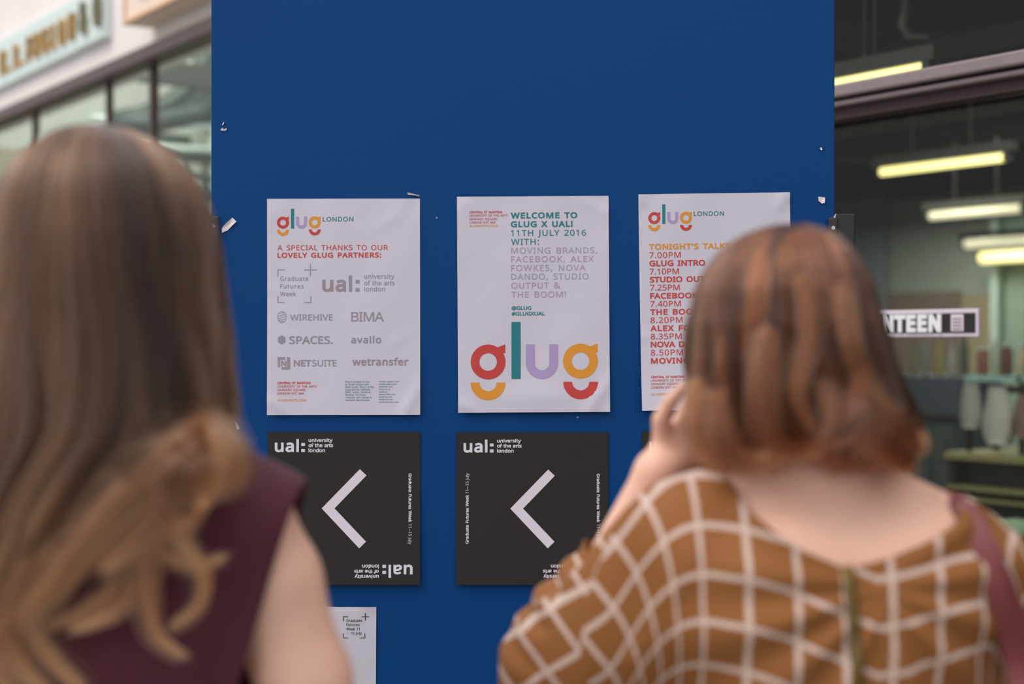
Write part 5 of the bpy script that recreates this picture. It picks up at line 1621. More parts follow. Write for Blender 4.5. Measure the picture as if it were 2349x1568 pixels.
M_SKIN = skin_mat('light_skin', rgb(232, 186, 164))
LX, LY = -0.409, 1.43
def lrel(px, py, dy):
    x, z = px_at(px, py, LY + dy)
    return (x - LX, dy, z)
pl_ = empty('person', (LX, LY, 0))
tag(pl_, 'person with long brown hair over a sleeveless burgundy top, seen from behind', 'person')
hc = (-0.005, 0.015, 1.596)
prL = head_prims(hc, 1.70, (0, -0.01, 1.36))
prL += [
    ('c', (-0.05, -0.015, 1.43), (-0.155, -0.005, 1.365), 0.036, 0.040, 0.04),
    ('c', (0.05, -0.015, 1.412), (0.132, -0.005, 1.322), 0.034, 0.038, 0.04),
    ('e', (0, 0.0, 1.27), (0.150, 0.098, 0.145), 0.06),
    ('e', (0, -0.005, 1.12), (0.130, 0.088, 0.16), 0.06),
    ('e', (-0.075, 0.072, 1.215), (0.066, 0.055, 0.06), 0.03),
    ('e', (0.075, 0.072, 1.215), (0.066, 0.055, 0.06), 0.03),
]
prL += lower_prims(0, 0, 0.90)
sh, el, wr_ = (0.145, 0.0, 1.314), (0.220, -0.005, 1.055), (0.236, 0.075, 0.835)
prL += [('c', sh, (0.168, 0, 1.26), 0.046, 0.046, 0.03), ('c', (0.168, 0, 1.26), (0.200, -0.003, 1.16), 0.047, 0.045, 0.02), ('c', (0.200, -0.003, 1.16), el, 0.045, 0.037, 0.02), ('c', el, wr_, 0.038, 0.025, 0.012)]
prL += hand_prims((0.237, 0.082, 0.815), (0.02, 0.28, -1), (1, 0.1, 0), -1, 0.28)
sh, el, wr_ = (-0.175, 0.0, 1.325), (-0.226, -0.005, 1.055), (-0.236, 0.075, 0.835)
prL += [('c', sh, el, 0.047, 0.037, 0.035), ('c', el, wr_, 0.038, 0.025, 0.012)]
prL += hand_prims((-0.237, 0.082, 0.815), (-0.02, 0.28, -1), (-1, 0.1, 0), 1, 0.28)
V, Q = surface(lambda P: evaluate(prL, P), (-0.36, -0.20, -0.02), (0.36, 0.26, 1.74), 0.005)
V[:, 2] = np.maximum(V[:, 2], 0.001)
body = to_mesh(V, Q, 'body', M_SKIN, pl_)
eyes(pl_, hc)
# sleeveless top
topP = [p for p in [
    ('c', (-0.05, -0.015, 1.425), (-0.155, -0.005, 1.362), 0.036, 0.040, 0.0),
    ('c', (0.05, -0.015, 1.405), (0.148, -0.005, 1.326), 0.034, 0.040, 0.04),
    ('c', (0.148, -0.005, 1.328), (0.193, -0.008, 1.338), 0.040, 0.012, 0.02),
    ('c', (-0.150, -0.005, 1.355), (-0.203, -0.008, 1.343), 0.040, 0.012, 0.02),
    ('e', (0, 0.0, 1.27), (0.156, 0.100, 0.150), 0.05),
    ('e', (0, -0.002, 1.12), (0.140, 0.094, 0.17), 0.06),
    ('e', (0, 0.0, 0.97), (0.165, 0.108, 0.15), 0.06),
    ('e', (-0.075, 0.072, 1.215), (0.066, 0.055, 0.06), 0.03),
    ('e', (0.075, 0.072, 1.215), (0.066, 0.055, 0.06), 0.03),
    ('c', (0.155, -0.005, 1.31), (0.168, -0.004, 1.16), 0.053, 0.045, 0.03),
    ('c', (-0.155, -0.005, 1.31), (-0.168, -0.004, 1.16), 0.053, 0.045, 0.03)]]
def folds(P, amp, f=26, seed=0):
    x, y, z = P[:, 0], P[:, 1], P[:, 2]
    return amp * (np.sin(f * x + 9 * z + 3 * np.sin(7 * z + seed)) * 0.6 + np.sin(0.6 * f * x - 17 * z + 2 * y * 10 + seed) * 0.4)
V, Q = surface(lambda P: evaluate(topP, P, 0.007) + folds(P, 0.0022, 30), (-0.30, -0.19, 0.80), (0.30, 0.2, 1.52), 0.005)
A_ = lrel(693, 1118, -0.02); B_ = lrel(556, 1568, -0.03)
dxz = np.array([B_[0] - A_[0], B_[2] - A_[2]]); dxz /= np.linalg.norm(dxz)
nxz = np.array([-dxz[1], dxz[0]])            # pointing to +x
def topclip(V):
    x, y, z = V[:, 0], V[:, 1], V[:, 2]
    f1 = (np.abs(x) - A_[0]) * nxz[0] + (z - A_[2]) * nxz[1]
    f1 = np.where(z < B_[2], np.abs(x) - (B_[0] + (B_[2] - z) * 0.45), f1)
    rn = np.sqrt((x / 0.078) ** 2 + ((y + 0.005) / 0.075) ** 2)
    f2 = np.where(z > 1.36, (1 - rn) * 0.05, -1)
    f3 = 0.86 - z
    return np.maximum(np.maximum(f1, f2), f3)
vs, fs = clip(V, Q, topclip)
M_BURG = mat('burgundy_fabric', rgb(80, 30, 46), 0.7, 0.3, noise=(60, 0.06), bump=(500, 0.15, 0.0008), sheen=0.15)
to_mesh(vs, fs, 'sleeveless_top', M_BURG, pl_, 0.0015)
# trousers and shoes (below the picture)
trP = lower_prims(0, 0, 0.90, foot=False)
V, Q = surface(lambda P: evaluate(trP, P, 0.008), (-0.30, -0.2, 0.02), (0.30, 0.2, 1.04), 0.009)
vs, fs = clip(V, Q, lambda V: np.maximum(V[:, 2] - 0.985, 0.10 - V[:, 2]))
to_mesh(vs, fs, 'trousers', mat('black_trousers', rgb(34, 34, 40), 0.8), pl_, 0.0015)
for s in (-1, 1):
    hx = s * 0.094
    shP = [('c', (hx, -0.03, 0.036), (hx + s * 0.018, 0.10, 0.03), 0.040, 0.038, 0.0), ('c', (hx + s * 0.018, 0.10, 0.03), (hx + s * 0.022, 0.17, 0.026), 0.037, 0.026, 0.015), ('c', (hx, -0.02, 0.05), (hx, -0.018, 0.085), 0.042, 0.042, 0.01)]
    V, Q = surface(lambda P: evaluate(shP, P, 0.002), (hx - 0.08, -0.12, -0.03), (hx + 0.08, 0.24, 0.15), 0.006)
    V[:, 2] = np.maximum(V[:, 2], 0.0005)
    to_mesh(V, Q, 'shoe', mat('black_leather', rgb(28, 26, 26), 0.4), pl_)

# long hair: outline rows from the crown down
def lrow(y, xl, xr, yb, yf):
    c = 220
    k = (LY - 0.03) / F_PX
    z = EYE + (CY - y) * k
    ox = (c - CX) * k - LX
    k *= 0.925
    return (z, ox + xl * k, ox + xr * k, yb, yf)
rowsL = [lrow(286, 0, 0, 0.0, 0.0), lrow(291, -48, 48, .040, .040), lrow(299, -88, 84, .062, .060), lrow(327, -142, 146, .088, .085), lrow(367, -192, 194, .108, .098),
         lrow(414, -230, 232, .120, .105), lrow(466, -254, 258, .127, .105), lrow(540, -272, 277, .131, .10), lrow(620, -280, 285, .131, .095),
         lrow(700, -288, 294, .130, .09), lrow(779, -298, 310, .130, .08), lrow(860, -308, 322, .132, .07), lrow(930, -314, 327, .134, .06),
         lrow(985, -320, 318, .136, .05), lrow(1060, -326, 240, .138, .04), lrow(1140, -332, 160, .140, .03), lrow(1230, -338, 70, .142, .02), lrow(1330, -344, -30, .142, .02), lrow(1430, -346, -130, .138, .02)]
HL = HairShape(rowsL, None)
MH_L = hair_mat('brown_hair', rgb(27, 15, 10), rgb(100, 65, 44), rgb(116, 76, 48), 0.24, 0.5, 0.82)
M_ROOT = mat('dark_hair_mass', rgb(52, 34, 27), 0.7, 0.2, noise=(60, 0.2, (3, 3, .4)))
stL = grow_hair(HL, 330, 46, 26, 11, depth=0.20, part=(PI / 2 + 0.42, 0.10), part_gap=0.34, wave=0.055, wave_r=0.0045, a_lo=-0.55, a_hi=PI + 0.55, t_end=(0.80, 1.0), sag=0.012)
hairL = hair_object('hair', stL, MH_L, pl_, 0.00042, 0.00024, 46, 4)
hairL['kind'] = 'stuff'
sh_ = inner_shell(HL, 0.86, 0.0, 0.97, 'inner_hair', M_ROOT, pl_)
# loose golden locks on the shoulder and back
MH_G = hair_mat('golden_hair', rgb(66, 36, 22), rgb(160, 102, 62), rgb(156, 100, 62), 0.26, 0.5, 0.5)
def L3(pts, d=-0.125):
    out = []
    for q in pts:
        dy = q[2] if len(q) > 2 else d
        out.append(lrel(q[0], q[1], dy))
    return out
locks = [
    ([(455, 950, -.06), (502, 995, -.085), (540, 1040, -.095), (546, 1085, -.09), (515, 1118, -.09), (475, 1115, -.10)], 260, 0.030),
    ([(435, 970, -.07), (480, 1010, -.10), (522, 1050, -.11), (524, 1095, -.11), (485, 1124, -.11)], 240, 0.032),
    ([(420, 980, -.09), (470, 1010, -.12), (500, 1060, -.13), (480, 1110, -.13), (445, 1150, -.13)], 200, 0.030),
    ([(500, 985, -.10), (440, 1020, -.13), (385, 1070), (350, 1140), (345, 1220), (330, 1290)], 320, 0.038),
    ([(470, 1000, -.11), (400, 1050), (330, 1110), (270, 1180), (215, 1260), (140, 1330)], 340, 0.040),
    ([(460, 1000, -.11), (420, 1060), (400, 1130), (365, 1180), (300, 1250), (240, 1300)], 260, 0.030),
    ([(440, 1010, -.11), (370, 1060), (350, 1130), (347, 1215), (368, 1262), (420, 1292), (470, 1296), (510, 1278)], 190, 0.016),
    ([(400, 1110), (398, 1200), (430, 1262), (462, 1310), (462, 1370), (435, 1410), (396, 1436)], 190, 0.016),
    ([(370, 1080), (352, 1200), (338, 1320), (344, 1410), (368, 1466), (418, 1502)], 220, 0.018),
    ([(410, 1060), (350, 1180), (320, 1270), (262, 1350), (190, 1400), (110, 1436)], 220, 0.018),
    ([(350, 1150), (330, 1260), (322, 1340), (262, 1410), (170, 1446)], 150, 0.014),
    ([(300, 1120), (230, 1210), (165, 1284), (118, 1345), (60, 1400), (10, 1432)], 340, 0.036),
    ([(200, 1180), (150, 1280), (80, 1370), (20, 1420), (-60, 1450)], 260, 0.030),
    ([(120, 1260), (70, 1350), (75, 1440), (120, 1510), (190, 1580)], 240, 0.022),
    ([(60, 1280), (20, 1380), (20, 1470), (60, 1540), (120, 1600)], 240, 0.024),
    ([(0, 1300), (-40, 1400), (-20, 1500), (30, 1590)], 240, 0.030),
    ([(470, 1080, -.12), (448, 1130), (452, 1180), (425, 1240), (445, 1300)], 110, 0.012),
    ([(510, 1090, -.11), (470, 1150), (440, 1190), (385, 1225)], 110, 0.012),
    ([(280, 1180), (240, 1280), (280, 1340), (250, 1400), (170, 1430)], 150, 0.016),
]
G = [lock(L3(p, -0.128 - 0.004 * (i % 3)), int(n * 0.55), w * 0.72, 100 + i) for i, (p, n, w) in enumerate(locks)]
G = np.concatenate(G)
hg = hair_object('hair_locks', G, MH_G, pl_, 0.00042, 0.00024)
hg['kind'] = 'stuff'
hg['label'] = 'loose golden brown wavy ends'

# ------------------------------------------------------------------ person with red bob (right)
RX_, RY_ = 0.2968, 1.50
def rrel(px, py, dy):
    x, z = px_at(px, py, RY_ + dy)
    return (x - RX_, dy, z)
pr_ = empty('person', (RX_, RY_, 0))
tag(pr_, 'person with red-brown bob in mustard checked dress, one hand raised to the face', 'person')
hcR = (0.0, 0.015, 1.502)
TX = 0.045
prR = head_prims(hcR, 1.61, (TX * 0.7, -0.012, 1.29))
SL = (-0.112, 0.02, 1.284)
EL = (-0.2367, 0.155, 1.1215)
WR = (-0.1297, 0.125, 1.3515)
SR = (0.198, 0.0, 1.256)
ER = (0.245, 0.0, 1.02)
WRR = (TX + 0.215, 0.10, 0.83)
torsoR = [
    ('c', (-0.035 + TX * .6, -0.012, 1.352), (-0.105, 0.0, 1.296), 0.036, 0.040, 0.045),
    ('c', (0.035 + TX * .6, -0.012, 1.342), (0.172, 0.0, 1.290), 0.034, 0.040, 0.04),
    ('e', (TX, 0.0, 1.20), (0.155, 0.100, 0.145), 0.06),
    ('e', (TX, -0.004, 1.05), (0.128, 0.088, 0.16), 0.06),
    ('e', (TX - 0.075, 0.074, 1.15), (0.066, 0.055, 0.06), 0.03),
    ('e', (TX + 0.075, 0.074, 1.15), (0.066, 0.055, 0.06), 0.03),
    ('e', (TX - 0.075, -0.060, 1.245), (0.060, 0.040, 0.075), 0.04),
    ('e', (TX + 0.080, -0.060, 1.245), (0.060, 0.040, 0.075), 0.04),
]
prR += torsoR
prR += lower_prims(TX, 0, 0.84)
prR += [('c', SL, EL, 0.048, 0.040, 0.03), ('c', EL, WR, 0.040, 0.0255, 0.012), ('c', WR, rrel(1534, 1070, 0.135), 0.0265, 0.026, 0.01)]
KN = rrel(1588, 1000, 0.140)
w0 = rrel(1534, 1078, 0.137)
hd = Vector(KN) - Vector(w0)
prR += hand_prims(w0, (hd.x, hd.y, hd.z), (-0.25, 1.0, 0.1), 1, 0.62, 0.94)
prR += [('c', SR, ER, 0.048, 0.038, 0.03), ('c', ER, WRR, 0.038, 0.025, 0.012)]
prR += hand_prims((TX + 0.215, 0.107, 0.81), (0.0, 0.28, -1), (1, 0.1, 0), -1, 0.28)
V, Q = surface(lambda P: evaluate(prR, P), (-0.36, -0.2, -0.02), (0.40, 0.28, 1.66), 0.005)
V[:, 2] = np.maximum(V[:, 2], 0.001)
M_SKIN2 = skin_mat('fair_skin', rgb(234, 186, 163))
to_mesh(V, Q, 'body', M_SKIN2, pr_)
eyes(pr_, hcR)

# dress
CUFF = 0.60
fe = Vector(EL).lerp(Vector(WR), 0.56)
dressP = [
    ('c', (-0.035 + TX * .6, -0.012, 1.350), (-0.108, 0.0, 1.292), 0.034, 0.043, 0.0),
    ('c', (0.035 + TX * .6, -0.012, 1.336), (0.172, 0.0, 1.280), 0.034, 0.042, 0.04),
    ('e', (TX, 0.0, 1.20), (0.160, 0.103, 0.150), 0.06),
    ('e', (TX, -0.003, 1.05), (0.140, 0.094, 0.17), 0.06),
    ('e', (TX, 0.0, 0.88), (0.178, 0.118, 0.16), 0.06),
    ('e', (TX - 0.075, 0.074, 1.15), (0.066, 0.055, 0.06), 0.03),
    ('e', (TX + 0.075, 0.074, 1.15), (0.066, 0.055, 0.06), 0.03),
    ('e', (TX - 0.075, -0.060, 1.245), (0.060, 0.040, 0.075), 0.04),
    ('e', (TX + 0.080, -0.060, 1.245), (0.060, 0.040, 0.075), 0.04),
    ('c', (TX, 0, 0.84), (TX, 0.0, 0.46), 0.165, 0.20, 0.08),
    ('c', SL, EL, 0.064, 0.064, 0.045),
    ('c', (-0.10, 0.0, 1.22), (-0.19, 0.09, 1.13), 0.060, 0.055, 0.05),
    ('c', EL, tuple(fe), 0.066, 0.040, 0.02),
    ('c', (0.198, 0.0, 1.245), (0.238, 0.0, 1.08), 0.056, 0.050, 0.03),
]
def dfold(P):
    x, y, z = P[:, 0], P[:, 1], P[:, 2]
    f = 0.0012 * np.sin(24 * x + 11 * z + 2 * np.sin(9 * z))
    # folds fanning out under the neckline, either side of the zip
    u = np.abs(x - 0.063)
    v = 1.26 - z
    ang = np.arctan2(v, u + 0.01)
    r = np.hypot(u, v)
    f = f + np.where((y < 0), 0.0042 * np.sin(ang * 15) * np.exp(-((r - 0.10) / 0.085) ** 2), 0)
    # rings of creases on the gathered forearm sleeve
    a = np.asarray(EL); b = np.asarray(fe)
    ab = b - a
    t = ((P - a) @ ab) / (ab @ ab)
    q = P - a - np.clip(t, 0, 1)[:, None] * ab
    dd = np.sqrt((q * q).sum(1))
    f = f + np.where(dd < 0.085, 0.0040 * np.sin(t * 22) * np.clip(1 - np.abs(t - 0.5), 0, 1), 0)
    # drape under the upper arm
    a = np.asarray(SL); b = np.asarray(EL)
    ab = b - a
    t = ((P - a) @ ab) / (ab @ ab)
    q = P - a - np.clip(t, 0, 1)[:, None] * ab
    dd = np.sqrt((q * q).sum(1))
    f = f + np.where(dd < 0.10, 0.0030 * np.sin(t * 9 + 30 * (q[:, 2] - q[:, 0])), 0)
    return f
V, Q = surface(lambda P: evaluate(dressP, P, 0.006) + dfold(P), (-0.40, -0.26, 0.36), (0.40, 0.28, 1.46), 0.005)
NK = [rrel(*q) for q in ((1640, 1076, -0.03), (1670, 1092, -.05), (1722, 1172, -.09), (1785, 1226, -.1), (1850, 1264, -.1), (1900, 1288, -.1), (1948, 1304, -.1), (2000, 1293, -.1), (2060, 1275, -.1), (2130, 1243, -.1), (2185, 1200, -.08), (2212, 1150, -.05))]
nkx = np.array([q[0] for q in NK]); nkz = np.array([q[2] for q in NK])
def dclip(V):
    x, y, z = V[:, 0], V[:, 1], V[:, 2]
    zn = np.interp(x, nkx, nkz)
    lift = np.where(y > 0, np.minimum(0.055, y * 1.0), 0)
    inside = (x > nkx[0]) & (x < nkx[-1])
    f1 = np.where(inside, z - zn - lift * 0.6, -0.5)
    # slanted left and right ends of the opening
    f1 = np.where((x <= nkx[0]), np.minimum(z - nkz[0] - 0.0, (x - (nkx[0] - 0.012)) * 3), f1)
    a = np.asarray(EL); b = np.asarray(fe)
    ab = b - a
    tt = ((V - a) @ ab) / (ab @ ab)
    q = V - a - np.clip(tt, 0, 1.2)[:, None] * ab
    near = np.sqrt((q * q).sum(1)) < 0.07
    f2 = np.where(near & (tt > 0.7), (tt - 1.0) * 0.13, -0.5)
    f3 = np.where(x > TX + 0.165, 1.06 - z, -0.5)
    f4 = 0.47 - z
    return np.maximum.reduce([f1, f2, f3, f4])
vs, fs = clip(V, Q, dclip)

def check_mat():
    m = bpy.data.materials.new('mustard_check')
    m.use_nodes = True
    n, l = m.node_tree.nodes, m.node_tree.links
    p = n['Principled BSDF']
    uv = n.new('ShaderNodeUVMap')
    uv.uv_map = 'cloth'
    sp = n.new('ShaderNodeSeparateXYZ')
    l.new(uv.outputs[0], sp.inputs[0])
    def line(out):
        f = n.new('ShaderNodeMath'); f.operation = 'FRACT'
        l.new(out, f.inputs[0])
        s = n.new('ShaderNodeMath'); s.operation = 'SUBTRACT'; s.inputs[1].default_value = 0.5
        l.new(f.outputs[0], s.inputs[0])
        a = n.new('ShaderNodeMath'); a.operation = 'ABSOLUTE'
        l.new(s.outputs[0], a.inputs[0])
        c = n.new('ShaderNodeMath'); c.operation = 'LESS_THAN'; c.inputs[1].default_value = 0.064
        l.new(a.outputs[0], c.inputs[0])
        return c
    a, b = line(sp.outputs['X']), line(sp.outputs['Y'])
    mx = n.new('ShaderNodeMath'); mx.operation = 'MAXIMUM'
    l.new(a.outputs[0], mx.inputs[0]); l.new(b.outputs[0], mx.inputs[1])
    c = n.new('ShaderNodeMix'); c.data_type = 'RGBA'
    c.inputs['A'].default_value = rgb(140, 90, 47)
    c.inputs['B'].default_value = rgb(202, 178, 165)
    l.new(mx.outputs[0], c.inputs['Factor'])
    l.new(c.outputs[2], p.inputs['Base Color'])
    p.inputs['Roughness'].default_value = 0.75
    p.inputs['Specular IOR Level'].default_value = 0.25
    return m
dress = to_mesh(vs, fs, 'dress', check_mat(), pr_, 0.0014)
# woven check laid on the cloth: the sleeves carry the grid turned with the arm
PV = np.array(vs, float)
x, y, z = PV[:, 0], PV[:, 1], PV[:, 2]
pitch = 0.0468
def rot2(u, v, c, w, th):
    a = th * w
    du, dv = u - c[0], v - c[1]
    return c[0] + du * np.cos(a) - dv * np.sin(a), c[1] + du * np.sin(a) + dv * np.cos(a)
def sstep(v, a, b):
    q = np.clip((v - a) / (b - a), 0, 1)
    return q * q * (3 - 2 * q)
u0, v0 = x.copy(), z.copy()
dz_ = x - 0.063
sag = np.where(dz_ < 0, np.interp(-dz_, [0, .046, .091, .122, .16, .3], [0, .0196, .038, .046, .049, .049]), np.interp(dz_, [0, .026, .077, .117, .16, .3], [0, .005, .02, .024, .024, .024]))
v0 = v0 - np.where(y < 0.02, sag, sag * 0.6)
wl_ = sstep(-x, 0.09, 0.20)
u1, v1 = rot2(u0, v0, (-0.095, 1.30), wl_, math.radians(-42))
wr2 = sstep(x, TX + 0.12, TX + 0.20)
u1, v1 = rot2(u1, v1, (TX + 0.13, 1.29), wr2, math.radians(60))
# forearm part of the sleeve runs along its own axis
a = np.asarray(EL); b = np.asarray(fe)
ab = b - a
L2 = np.linalg.norm(ab)
tt = ((PV - a) @ ab) / (ab @ ab)
q = PV - a - np.clip(tt, 0, 1.1)[:, None] * ab
d1 = np.sqrt((q * q).sum(1))
a2 = np.asarray(SL); ab2 = np.asarray(EL) - a2
t2 = ((PV - a2) @ ab2) / (ab2 @ ab2)
q2 = PV - a2 - np.clip(t2, 0, 1)[:, None] * ab2
d2 = np.sqrt((q2 * q2).sum(1))
fore = (tt > 0.12) & (d1 < 0.085) & (d1 < d2 - 0.002) & (x < -0.12)
ax_ = np.array([1.0, 0, 0.5]); ax_ -= ab * (ax_ @ ab) / (ab @ ab); ax_ /= np.linalg.norm(ax_)
bx_ = np.cross(ab / L2, ax_)
ang = np.arctan2(q @ bx_, q @ ax_)
u1 = np.where(fore, ang * 0.045, u1)
v1 = np.where(fore, tt * L2 * 1.5, v1)
off_x = rrel(1608, 1400, -0.1)[0]
off_z = rrel(1608, 1432, -0.1)[2] - 0.049
U = (u1 - off_x) / pitch + 0.5
Vv = (v1 - off_z) / pitch + 0.5
me = dress.data
uvl = me.uv_layers.new(name='cloth')
li = np.empty(len(me.loops), np.int32)
me.loops.foreach_get('vertex_index', li)
uvl.data.foreach_set('uv', np.stack([U[li], Vv[li]], 1).astype(np.float32).ravel())

# zip down the back, laid on the cloth
from mathutils.bvhtree import BVHTree
bvh = BVHTree.FromPolygons([Vector(v) for v in vs], fs)
def back(xx, zz, off=0.0015):
    h = bvh.ray_cast(Vector((xx, -0.6, zz)), Vector((0, 1, 0)))
    return (h[0].y if h[0] else -0.11) - off
zp = [rrel(1945, 1300, -.1), rrel(1950, 1400, -.1), rrel(1958, 1500, -.1), rrel(1964, 1600, -.1), (rrel(1964, 1600, -.1)[0], 0, 0.95)]
zx = np.array([q[0] for q in zp])[::-1]; zz_ = np.array([q[2] for q in zp])[::-1]
V, Fc = [], []
NZ = 40
for i in range(NZ + 1):
    zc_ = zp[0][2] - (zp[0][2] - 0.95) * i / NZ
    xc_ = float(np.interp(zc_, zz_, zx))
    for dx, o in ((-0.0065, .0012), (-0.002, .003), (0.002, .003), (0.0065, .0012)):
        V.append((xc_ + dx, back(xc_ + dx, min(zc_, zp[0][2] - 0.003), o), zc_))
for i in range(NZ):
    for k in range(3):
        a_ = i * 4 + k
        Fc.append((a_, a_ + 4, a_ + 5, a_ + 1))
to_mesh(V, Fc, 'zip', mat('olive_brass_zip', rgb(112, 92, 48), 0.45, 0.5, 0.4, noise=(240, 0.3, (1, 1, 3))), dress, 0.001)
MB().box((zp[0][0] - 0.004, back(zp[0][0], zp[0][2] - 0.004, .006), zp[0][2] - 0.016), (zp[0][0] + 0.004, back(zp[0][0], zp[0][2] - 0.004, .002), zp[0][2] + 0.002), None, 0.001).build('zip_pull', mat('brass', rgb(170, 140, 80), 0.35, 0.5, 0.8), dress)

# red bob
def rrow(y, xl, xr, yb, yf):
    k = (RY_ - 0.03) / F_PX
    z = EYE + (CY - y) * k
    ox = (1825 - CX) * k - RX_
    k *= 0.965
    return (z, ox + xl * k, ox + xr * k, yb, yf)
rowsR = [rrow(511, 0, 0, 0, 0), rrow(519, -62, 62, .040, .040), rrow(540, -124, 108, .066, .064), rrow(578, -172, 140, .088, .082), rrow(620, -202, 166, .101, .09),
         rrow(664, -224, 188, .110, .092), rrow(745, -244, 218, .118, .09), rrow(827, -250, 245, .120, .085), rrow(909, -248, 262, .117, .08),
         rrow(985, -238, 268, .110, .07), rrow(1035, -222, 272, .102, .06), rrow(1082, -196, 250, .090, .05)]
HR = HairShape(rowsR, None)
MH_R = hair_mat('auburn_hair', rgb(40, 18, 10), rgb(124, 64, 36), rgb(98, 54, 34), 0.24, 0.5, 0.85)
stR = grow_hair(HR, 300, 44, 26, 31, depth=0.22, part=(PI / 2 + 0.15, 0.09), part_gap=0.26, wave=0.05, wave_r=0.004, a_lo=-0.5, a_hi=PI + 0.5, t_end=(0.86, 1.0), sag=0.012, curl=0.016, flip=0.9, root_hi=0.42)
hr = hair_object('hair', stR, MH_R, pr_, 0.00042, 0.00026, 44, 5)
hr['kind'] = 'stuff'
inner_shell(HR, 0.84, 0.0, 0.93, 'inner_hair', mat('dark_auburn_mass', rgb(58, 30, 20), 0.7, 0.2, noise=(60, 0.2, (3, 3, .4))), pr_)
def R3(pts):
    return [rrel(q[0], q[1], q[2]) for q in pts]
lr = [
    ([(1960, 860, -.11), (2010, 940, -.115), (2055, 1000, -.11), (2085, 1035, -.09), (2098, 1030, -.07)], 200, .020),
    ([(1930, 900, -.115), (1985, 980, -.12), (2035, 1030, -.115), (2075, 1060, -.09), (2095, 1050, -.07)], 200, .022),
    ([(1890, 880, -.12), (1905, 960, -.13), (1885, 1010, -.13), (1850, 1040, -.12)], 130, .016),
    ([(1760, 760, -.12), (1750, 880, -.13), (1765, 980, -.13), (1800, 1030, -.12), (1850, 1035, -.11)], 170, .018),
    ([(1960, 900, -.12), (1970, 950, -.13), (1935, 990, -.13), (1890, 1010, -.125), (1870, 1045, -.11)], 160, .015),
    ([(1640, 900, -.09), (1650, 990, -.10), (1680, 1050, -.10), (1740, 1060, -.10), (1790, 1035, -.105)], 170, .018),
    ([(1600, 880, -.06), (1605, 970, -.07), (1630, 1040, -.07), (1660, 1075, -.07)], 150, .016),
    ([(2000, 950, -.11), (2040, 985, -.11), (2078, 1010, -.09), (2104, 1012, -.07), (2112, 995, -.06)], 200, .020),
    ([(1840, 640, -.12), (1850, 780, -.13), (1830, 900, -.135), (1860, 980, -.13)], 140, .014),
    ([(1930, 660, -.11), (1950, 780, -.125), (1975, 860, -.125), (1965, 930, -.125)], 140, .014),
]
G = np.concatenate([lock(R3(p), n, w, 300 + i) for i, (p, n, w) in enumerate(lr)])
hr2 = hair_object('hair_locks', G, hair_mat('copper_hair', rgb(58, 28, 15), rgb(148, 82, 46), rgb(130, 74, 44), 0.24, 0.5, 0.6), pr_, 0.00042, 0.00026)
hr2['kind'] = 'stuff'
hr2['label'] = 'curled copper ends'

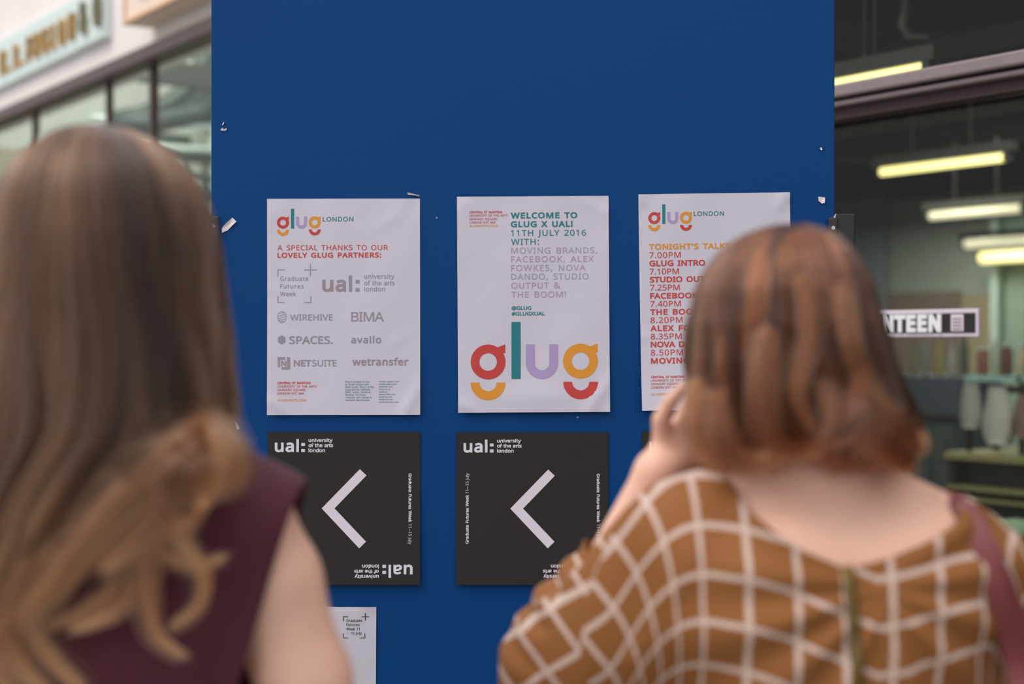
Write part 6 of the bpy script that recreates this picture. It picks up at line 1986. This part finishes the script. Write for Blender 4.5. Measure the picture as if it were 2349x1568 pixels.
# ------------------------------------------------------------------ shoulder bag on the right person
M_STRAP = mat('oxblood_leather', rgb(118, 50, 52), 0.45, 0.5, bump=(300, 0.1, 0.0008))
hb = empty('handbag', (RX_ + TX + 0.30, RY_ + 0.02, 0))
hbo = Vector(hb.location) - Vector((RX_, RY_, 0))
def ribbon(pts, wdt, name, th=0.0035):
    """strap: points (x, y, z) relative to the person, nx = width direction along x"""
    P = np.array(pts, float)
    seg = np.concatenate([[0], np.cumsum(np.linalg.norm(np.diff(P, axis=0), axis=1))])
    n = 60
    u = np.linspace(0, seg[-1], n)
    Q = []
    for v in u:
        i = max(min(np.searchsorted(seg, v, side='right') - 1, len(P) - 2), 0)
        f = (v - seg[i]) / (seg[i + 1] - seg[i])
        p0, p1, p2, p3 = P[max(i - 1, 0)], P[i], P[i + 1], P[min(i + 2, len(P) - 1)]
        Q.append(0.5 * ((2 * p1) + (-p0 + p2) * f + (2 * p0 - 5 * p1 + 4 * p2 - p3) * f * f + (-p0 + 3 * p1 - 3 * p2 + p3) * f ** 3))
    Q = np.array(Q)
    for _ in range(14):
        Q[1:-1] = Q[1:-1] * 0.4 + (Q[:-2] + Q[2:]) * 0.3
    T_ = np.gradient(Q, axis=0); T_ /= np.linalg.norm(T_, axis=1)[:, None]
    ctr = np.array([TX + 0.16, 0.0, 1.20])
    out = Q - ctr
    out[:, 2] *= 0.8
    out /= np.linalg.norm(out, axis=1)[:, None]
    sd = np.cross(T_, out); sd /= np.linalg.norm(sd, axis=1)[:, None]
    nn = np.cross(sd, T_)
    V, Fc = [], []
    for i in range(n):
        for a_, b_ in ((-1, 0), (1, 0), (1, 1), (-1, 1)):
            V.append(tuple(Q[i] + sd[i] * a_ * wdt / 2 + nn[i] * b_ * th - np.array(hbo)))
    for i in range(n - 1):
        for k in range(4):
            k2 = (k + 1) % 4
            Fc.append((i * 4 + k, i * 4 + k2, i * 4 + 4 + k2, i * 4 + 4 + k))
    Fc += [(0, 3, 2, 1), tuple((n - 1) * 4 + k for k in range(4))]
    o = MB().add(V, Fc).build(name, M_STRAP, hb)
    md = o.modifiers.new('bevel', 'BEVEL'); md.width = 0.0008; md.segments = 2
    return o
def rb(px, py, off=0.012, dy=None):
    """strap point lying on the dress or skin seen from behind"""
    if dy is not None:
        return rrel(px, py, dy)
    g = rrel(px, py, -0.08)
    h = bvh.ray_cast(Vector((g[0], -0.6, g[2])), Vector((0, 1, 0)))
    yy = h[0].y - off if h[0] else -0.05
    return rrel(px, py, yy)
ribbon([rrel(2130, 1185, 0.07), rrel(2155, 1138, 0.02), rb(2180, 1138, dy=-0.02), rb(2212, 1165, dy=-0.062), rb(2250, 1240), rb(2280, 1330), rb(2306, 1420), rb(2335, 1540), rb(2350, 1640, dy=-0.10), (TX + 0.29, -0.075, 0.93)], 0.0215, 'strap')
ribbon([rrel(2165, 1185, 0.07), rrel(2190, 1145, 0.01), rb(2205, 1145, dy=-0.02), rb(2232, 1185, dy=-0.05), rb(2275, 1270), rb(2320, 1380), rb(2368, 1500), rb(2400, 1620, dy=-0.08), (TX + 0.33, -0.05, 0.93)], 0.0190, 'strap')
mbg = MB()
V, Fc = [], []
nseg, nz = 28, 12
for j in range(nz + 1):
    t_ = j / nz
    hw, hd_ = 0.075 * (1 - 0.25 * t_) + 0.004 * math.sin(6 * t_), 0.15 * (1 - 0.08 * t_)
    for i in range(nseg):
        q = 2 * PI * i / nseg
        cx_ = math.copysign(abs(math.cos(q)) ** 0.5, math.cos(q)); sy_ = math.copysign(abs(math.sin(q)) ** 0.5, math.sin(q))
        V.append((0.055 + hw * cx_, hd_ * sy_, 0.68 + 0.26 * t_))
for j in range(nz):
    for i in range(nseg):
        i2 = (i + 1) % nseg
        Fc.append((j * nseg + i, j * nseg + i2, (j + 1) * nseg + i2, (j + 1) * nseg + i))
Fc += [tuple(range(nseg))[::-1], tuple(nz * nseg + k for k in range(nseg))]
mbg.add(V, Fc).build('bag_body', M_STRAP, hb, True)
tag(hb, 'oxblood leather handbag on thin straps over the shoulder in the mustard dress', 'handbag')
